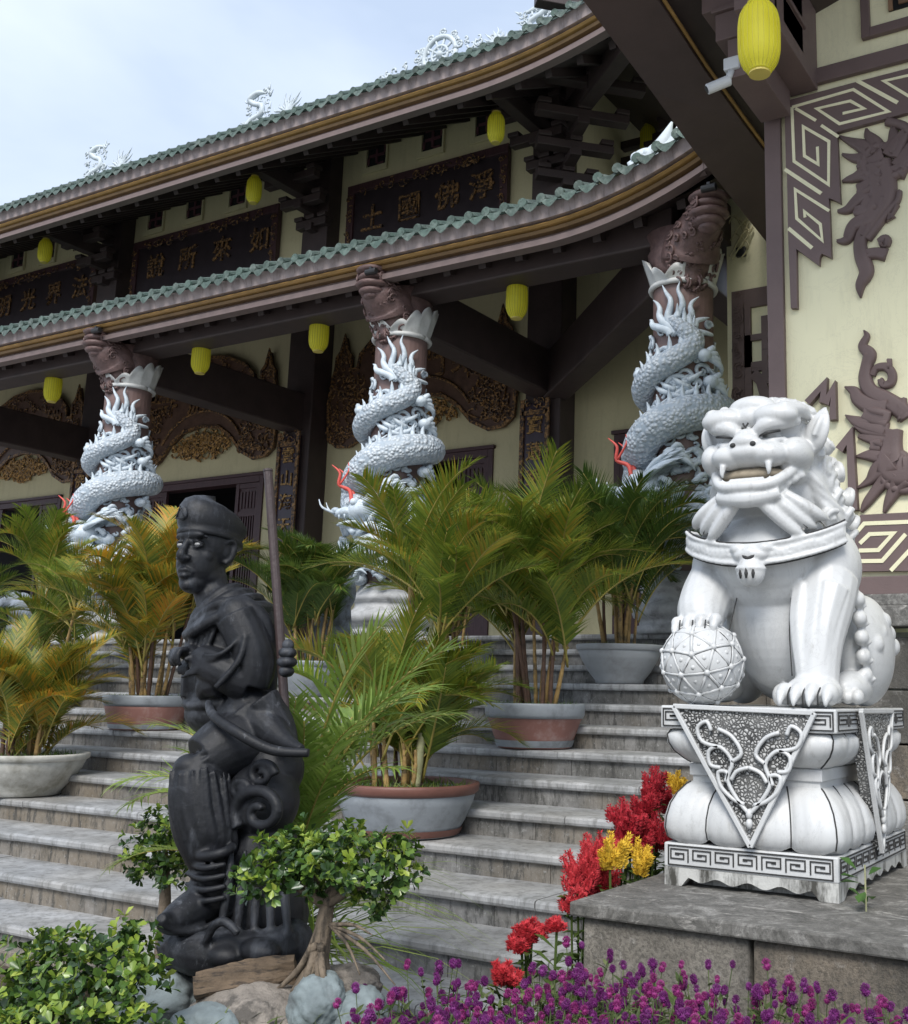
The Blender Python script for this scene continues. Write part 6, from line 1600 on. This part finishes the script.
b1 = Vector((-3.45, 3.0, .45)); sh = shrub('dark_shrub', b1, [(W(155, 835, 3.0), (.11, .12, .10)), (W(150, 862, 3.0), (.10, .12, .08)), (W(178, 845, 3.0), (.08, .1, .12)), (W(172, 872, 2.98), (.08, .09, .06))], 8, 40, 'small dark shrub behind the left side of the black statue', 'shrub', .028)
tr = MB(); stube(tr, [(*b1, .03), (*W(165, 900, 3.0), .022), (*W(165, 850, 3.0), .01)], 8, 4); tr.build('trunk', BARK, sh, smooth=True)
b2 = Vector((-2.75, 2.0, .45)); sh = shrub('bright_shrub', b2, [(W(60, 985, 2.05), (.17, .14, .10)), (W(80, 950, 2.08), (.10, .10, .05)), (W(30, 945, 2.08), (.06, .08, .04)), (W(112, 962, 2.05), (.11, .12, .10)), (W(20, 1000, 2.0), (.13, .14, .09)), (W(95, 1010, 2.0), (.14, .12, .09)), (W(128, 940, 2.08), (.06, .07, .06)), (W(30, 970, 2.05), (.08, .09, .06)), (W(150, 1030, 2.0), (.08, .08, .05)), (W(140, 985, 2.05), (.06, .08, .07)), (W(50, 1040, 1.95), (.2, .14, .08))], 9, 36, 'bright leaved shrub filling the bottom left corner of the photo', 'shrub', .030)
tr = MB(); stube(tr, [(*b2, .03), (*W(80, 1030, 2.02), .02), (*W(85, 980, 2.05), .01)], 8, 4); tr.build('trunk', BARK, sh, smooth=True)
# ---- raised planter
pw = MB(); pw.box(-5.2, 1.4, 1.0, 1.14, 0, .44); pw.box(-5.2, 1.4, 3.16, 3.28, 0, .44); pw.box(-5.2, -5.08, 1.14, 3.16, 0, .44); pw.box(1.28, 1.4, 1.14, 3.16, 0, .44)
tag(pw.build('planter_wall', BLOCK, None, bevel=.01, loc=(-2, 2.2, 0)), 'low stone planter wall round the flower bed in front of the stairs', 'planter')
sl = MB(); n = 40
def soilz(x, y): return .40+.02*math.sin(5*x+2)*math.cos(4*y)+.10*math.exp(-((x+2.75)**2/.25+(y-2.6)**2/.12))
for i in range(n+1):
    for j in range(n//2+1): x = -5.07+6.34*i/n; y = 1.15+2.0*j/(n//2); sl.v.append((x, y, soilz(x, y)))
for i in range(n):
    for j in range(n//2): q = n//2+1; sl.f.append((i*q+j, (i+1)*q+j, (i+1)*q+j+1, i*q+j+1)); sl.m.append(0)
tag(sl.build('soil', SOIL, None, True), kind='structure')
# strip of soil beside the stairs, under the celosias
cs = MB(); cs.add([(SX1-.0, 3.2, .12), (PXL+.02, 3.2, .12), (PXL+.02, 5.6, .80), (SX1-.0, 5.6, .80), (SX1, 3.2, -.05), (PXL+.02, 3.2, -.05), (PXL+.02, 5.6, -.05), (SX1, 5.6, -.05)], [(0, 1, 2, 3), (0, 4, 5, 1), (0, 3, 7, 4), (1, 5, 6, 2), (3, 2, 6, 7), (4, 7, 6, 5)])
tag(cs.build('flower_bed', SOIL), kind='structure')
def bedz(y): return .12+(y-3.2)/2.4*.68
# ---- celosia plumes
CRED = mat('deep red celosia plume', (.36, .010, .022), .75, .35, 60)
CCOR = mat('coral red celosia plume', (.46, .025, .035), .75, .3, 60)
CYEL = mat('golden yellow celosia plume', (.66, .42, .03), .75, .25, 60)
CLEAF = leafmat('celosia leaf', [(0, (.05, .09, .02)), (1, (.13, .19, .045))], .5, .3, .4, 0)
def plume(mb, c, h, w, seed, n=620):
    """feathery head made of many upward-tapering tongues of tiny bristles"""
    rr = random.Random(seed); tongues = [(Vector((0, 0, 0)), Vector((0, 0, 1)), 1.0)]
    for k in range(9):
        a = rr.uniform(0, 6.28); q = w*rr.uniform(.3, .85); tongues.append((Vector((q*math.cos(a), q*math.sin(a), h*rr.uniform(-.05, .35))), Vector((math.cos(a)*.5, math.sin(a)*.5, 1)).normalized(), rr.uniform(.35, .75)))
    for o, ax, s_ in tongues:
        t1 = ax.orthogonal().normalized(); t2 = ax.cross(t1); m_ = int(n*s_/3)
        for i in range(m_):
            u = rr.random(); a = rr.uniform(0, 6.28); r = w*.42*s_**.5*(1-u)**.6*rr.uniform(.55, 1.1)+.003
            p = c+o+ax*(h*s_*u)+(t1*math.cos(a)+t2*math.sin(a))*r; d = ((t1*math.cos(a)+t2*math.sin(a))*.8+ax*rr.uniform(.3, 1.2)).normalized(); L = rr.uniform(.007, .016); q = rr.uniform(.0016, .003)
            s1 = d.orthogonal().normalized(); t_ = d.cross(s1)
            mb.add([p-s1*q, p+s1*q*.5+t_*q, p+s1*q*.5-t_*q, p+d*L], [(0, 1, 3), (1, 2, 3), (2, 0, 3)])
        mb.tube([c+o, c+o+ax*h*s_*.9], [w*.30*s_**.5, .004], 7)
def celosia(px, py, h, w, m_, label, seed, X=-2.12, nh=1, Y=None):
    top = WX(px, py, X) if Y is None else W(px, py, Y); y = top.y; base = Vector((top.x, y, bedz(y) if y > 3.3 else .3)); root = thing('celosia_plant', base, label, 'flowers', 'celosias beside the plinth')
    rr = random.Random(seed)
    for k in range(nh):
        c = top+Vector((0, 0, -h/2))+(Vector((rr.uniform(-w, w), rr.uniform(-w, w)*1.3, rr.uniform(-h*.5, .1*h))) if k else Vector())
        s_ = MB(); stube(s_, [(*base, .006), (*((base+c)/2+Vector((rr.uniform(-.01, .01), 0, 0))), .005), (*(c+Vector((0, 0, .02))), .005)], 6, 4); s_.build('flower_stem', CLEAF, root)
        f = MB(); plume(f, c, h*(1 if k == 0 else .8), w*(1 if k == 0 else .8), seed+k*3); f.build('flower_plume', m_, root, fixn=False)
    lf = MB()
    for i in range(44):
        u = rr.random(); p = base.lerp(top, u*.9); a = rr.uniform(0, 6.28); obleaf(lf, p, Vector((math.cos(a), math.sin(a), rr.uniform(-.2, .7))), Vector((0, 0, 1)), rr.uniform(.05, .10), rr.uniform(.010, .018))
    lf.build('leaves', CLEAF, root, fixn=False)
CE = [(600, 850, .14, .07, CCOR, 'tall coral celosia standing behind the plinth corner', 2), (622, 812, .12, .06, CRED, 'dark red celosia at the left of the middle group, against the steps', 2), (645, 800, .12, .05, CRED, 'dark red celosia behind the middle group', 1), (652, 782, .13, .05, CRED, 'topmost dark red celosia, nearest the pedestal top left', 2), (668, 800, .12, .055, CRED, 'dark red celosia just left of the upper yellow one', 2),
 (678, 782, .10, .035, CYEL, 'topmost yellow celosia, touching the white pedestal', 0), (642, 820, .15, .075, CRED, 'broad dark red celosia against the lower lotus petals', 2), (622, 832, .14, .06, CRED, 'dark red celosia in the middle of the row, standing tall', 2),
 (655, 838, .12, .055, CRED, 'dark red celosia right beside the lower lotus petals', 1), (630, 845, .10, .04, CRED, 'short dark red celosia between the two lower yellow ones', 1), (610, 850, .14, .05, CYEL, 'yellow celosia among the reds, the left one of the lower pair', 0),
 (638, 856, .14, .04, CYEL, 'narrow yellow celosia, the right one of the lower pair', 0), (586, 862, .14, .075, CCOR, 'bright coral celosia at the plinth corner', 2), (600, 878, .13, .07, CCOR, 'lowest coral celosia of the main group, drooping over the plinth corner', 2), (578, 882, .11, .05, CCOR, 'leftmost coral celosia of the main group', 1)]
for i, (x, y, h, w, m_, lab, nh) in enumerate(CE): celosia(x, y, h, w, m_, lab, 60+i, nh=nh+1, X=(-2.0 if m_ is CYEL and y > 800 else -2.12))
celosia(532, 930, .07, .045, CCOR, 'small coral celosia low in front of the plinth corner, the left one', 90, Y=3.12, nh=4); celosia(557, 925, .04, .025, CCOR, 'small coral celosia low in front of the plinth corner, the right one', 91, Y=3.1); celosia(508, 972, .06, .035, CCOR, 'lowest coral celosia half buried in the purple flowers', 92, Y=2.95, nh=2)
# ---- globe amaranths
PUR = mat('purple globe flower', (.13, .01, .12), .6, .5, 90, .4, 120)
PURL = mat('magenta globe flower', (.22, .015, .13), .6, .4, 90, .4, 120)
GLEAF = leafmat('amaranth leaf', [(0, (.06, .09, .03)), (.6, (.13, .18, .06)), (1, (.26, .28, .13))], .55, .3, .3, 0)
def globe(seed, m_):
    rr = random.Random(seed); mb = MB()
    for i in range(60):
        z = 1-2*(i+.5)/60; a = i*2.399; s = math.sqrt(1-z*z); d = Vector((s*math.cos(a), s*math.sin(a), z)); e_ = 1+.18*math.sin(seed*3+a*2)*s; p = Vector((d.x*.0095*e_, d.y*.0095*e_, d.z*.0115+.002*seed*(z > 0))); t1 = d.orthogonal().normalized(); t2 = d.cross(t1); q = .0028
        tip = p+d*.0035+Vector((0, 0, .002)); mb.add([p+t1*q, p-t1*q*.5+t2*q, p-t1*q*.5-t2*q, tip], [(0, 1, 3), (1, 2, 3), (2, 0, 3)])
    mb.ball((0, 0, 0), (.0095, .0095, .0112), 8, 6); me = mb.mesh('flower_head'); me.materials.append(m_); return me
GL = [globe(1, PUR), globe(2, PUR), globe(3, PURL)]
fol = []
for s in range(5):
    rr = random.Random(300+s); mb = MB(); heads = []
    for k in range(8):
        a = rr.uniform(0, 6.28); q = rr.uniform(.02, .11); h = rr.uniform(.27, .41); tip = Vector((q*math.cos(a), q*math.sin(a), h)); mid = Vector((tip.x*.35, tip.y*.35, h*.55)); mb.tube([Vector((0, 0, 0)), mid, tip], [.0022, .0018, .0013], 4); heads.append(tip)
        for j in range(9):
            u = rr.uniform(.15, .93); p = mid.lerp(tip, (u-.5)*2) if u > .5 else Vector().lerp(mid, u*2); an = rr.uniform(0, 6.28)
            blade(mb, p, Vector((math.cos(an), math.sin(an), rr.uniform(.1, .9))), Vector((0, 0, 1)), rr.uniform(.035, .07), .0065, .5)
    me = mb.mesh('foliage', (0, 0, 0), True); me.materials.append(GLEAF); fol.append((me, heads))
rr = random.Random(77); placed = 0
spots = []
for i in range(4000):
    if len(spots) >= 215: break
    x = rr.uniform(-2.3, .25); y = rr.uniform(1.95, 3.1)
    # bed follows the plinth on the right and tapers towards the rocks on the left
    lim = 2.52 if x < -1.95 else (2.75 if x < -1.7 else 3.12)
    if y > lim: continue
    if x < -2.05 and y > 2.35 and rr.random() < .6: continue
    # outside the picture
    d = Vector((x, y, .8))-EYE; z = d.dot(_F); u = CX0+CF*d.dot(_R)/z; v = CY0-CF*d.dot(_U)/z
    if u < 345 or u > 960 or v > 1075: continue
    if any((x-a)**2+(y-b)**2 < .0042 for a, b in spots): continue
    spots.append((x, y))
for (x, y) in spots:
    me, heads = rr.choice(fol); o = thing('globe_amaranth', (x, y, .40), 'purple globe amaranth plant in the bed before the low plinth', 'flowers', 'purple globe amaranths in the front bed')
    s = rr.uniform(.88, 1.14)*(1.0 if x > -2 else .88); o.scale = (s, s, s); o.rotation_euler = (0, 0, rr.uniform(0, 6.28))
    f = bpy.data.objects.new('foliage', me); COL.objects.link(f); f.parent = o
    for h in heads:
        g_ = bpy.data.objects.new('flower_head', rr.choice(GL)); COL.objects.link(g_); g_.parent = o; g_.location = h; k = rr.uniform(.65, 1.05); g_.scale = (k, k, k); g_.rotation_euler = (rr.uniform(-.4, .4), rr.uniform(-.4, .4), rr.uniform(0, 6))
# low leafy cover beneath the flowers
gc = MB(); rr = random.Random(5)
for i in range(16000):
    x = rr.uniform(-2.35, .4); y = rr.uniform(1.9, 3.12)
    if y > (2.5 if x < -1.95 else 3.12): continue
    blade(gc, Vector((x, y, rr.uniform(.44, .72))), Vector((rr.uniform(-1, 1), rr.uniform(-1, 1), rr.uniform(.0, 1.2))), Vector((0, 0, 1)), rr.uniform(.03, .065), .006, .5)
tag(gc.build('leafy_ground_cover', GLEAF, None, fixn=False), 'pale green leafy ground cover between the purple flowers', 'ground cover', kind='stuff')
# small weed growing at the pedestal foot
wp = W(866, 905, 3.90); wd = thing('seedling', (wp.x, wp.y, .88), 'small broad-leaved seedling growing on the plinth at the pedestal corner', 'plant'); mb = MB()
for i in range(9): a = rr.uniform(0, 6.28); obleaf(mb, Vector((wp.x+.01*i*math.cos(a)*.4, wp.y, .90+.014*i)), Vector((math.cos(a), math.sin(a), rr.uniform(-.4, .8))), Vector((0, 0, 1)), rr.uniform(.06, .09), .02)
mb.build('leaves', leafmat('seedling leaf', [(0, (.05, .12, .03)), (1, (.12, .22, .06))], .4, .3), wd, fixn=False); mb = MB(); mb.tube([(wp.x, wp.y, .875), (wp.x, wp.y, 1.03)], .003, 5); mb.build('stem', STEMG, wd)
# grey carved figures half hidden behind the palms
def figure(px, py, Y, label, seed):
    c = W(px, py, Y); root = thing('grey_statue', (c.x, c.y, tz(1 if seed else 2)), label, 'statue', 'grey statues half hidden behind the palms'); mb = MB()
    z0 = root.location.z; B_ = Vector((c.x, c.y, 0)); h = c.z-z0
    mb.ball(B_+Vector((0, 0, z0+h*.45)), (.20, .17, h*.45)); mb.ball(B_+Vector((.02, -.05, z0+h*.85)), (.17, .14, .2)); mb.ball(B_+Vector((-.10, -.10, z0+h*1.0)), (.13, .12, .11)); mb.ball(B_+Vector((.16, 0, z0+h*.8)), (.07, .12, .17))
    stube(mb, [(*(B_+Vector((-.16, -.14, z0+h))), .07), (*(B_+Vector((-.24, -.2, z0+h*.8))), .06), (*(B_+Vector((-.22, -.22, z0+h*.55))), .045), (*(B_+Vector((-.3, -.24, z0+h*.4))), .02)], 10, 5)
    for s in (-1, 1): stube(mb, [(*(B_+Vector((s*.11, -.1, z0+h*.4))), .09), (*(B_+Vector((s*.12, -.14, z0+.03))), .09)], 10, 4)
    mb.ball(B_+Vector((0, 0, z0+.04)), (.26, .24, .05)); mb.remesh('body', mat('weathered blue grey stone', (.22, .25, .29), .7, .25, 7, .4, 30, dirt=(.08, .085, .09), dscale=6, dthr=(.5, .65)), root, .014, 3)
figure(335, 575, 8.0, 'blue grey carved statue half hidden behind palms left of the middle dragon column', 1)
figure(25, 600, 8.0, 'dark grey carved statue half hidden behind palms at the far left', 1)
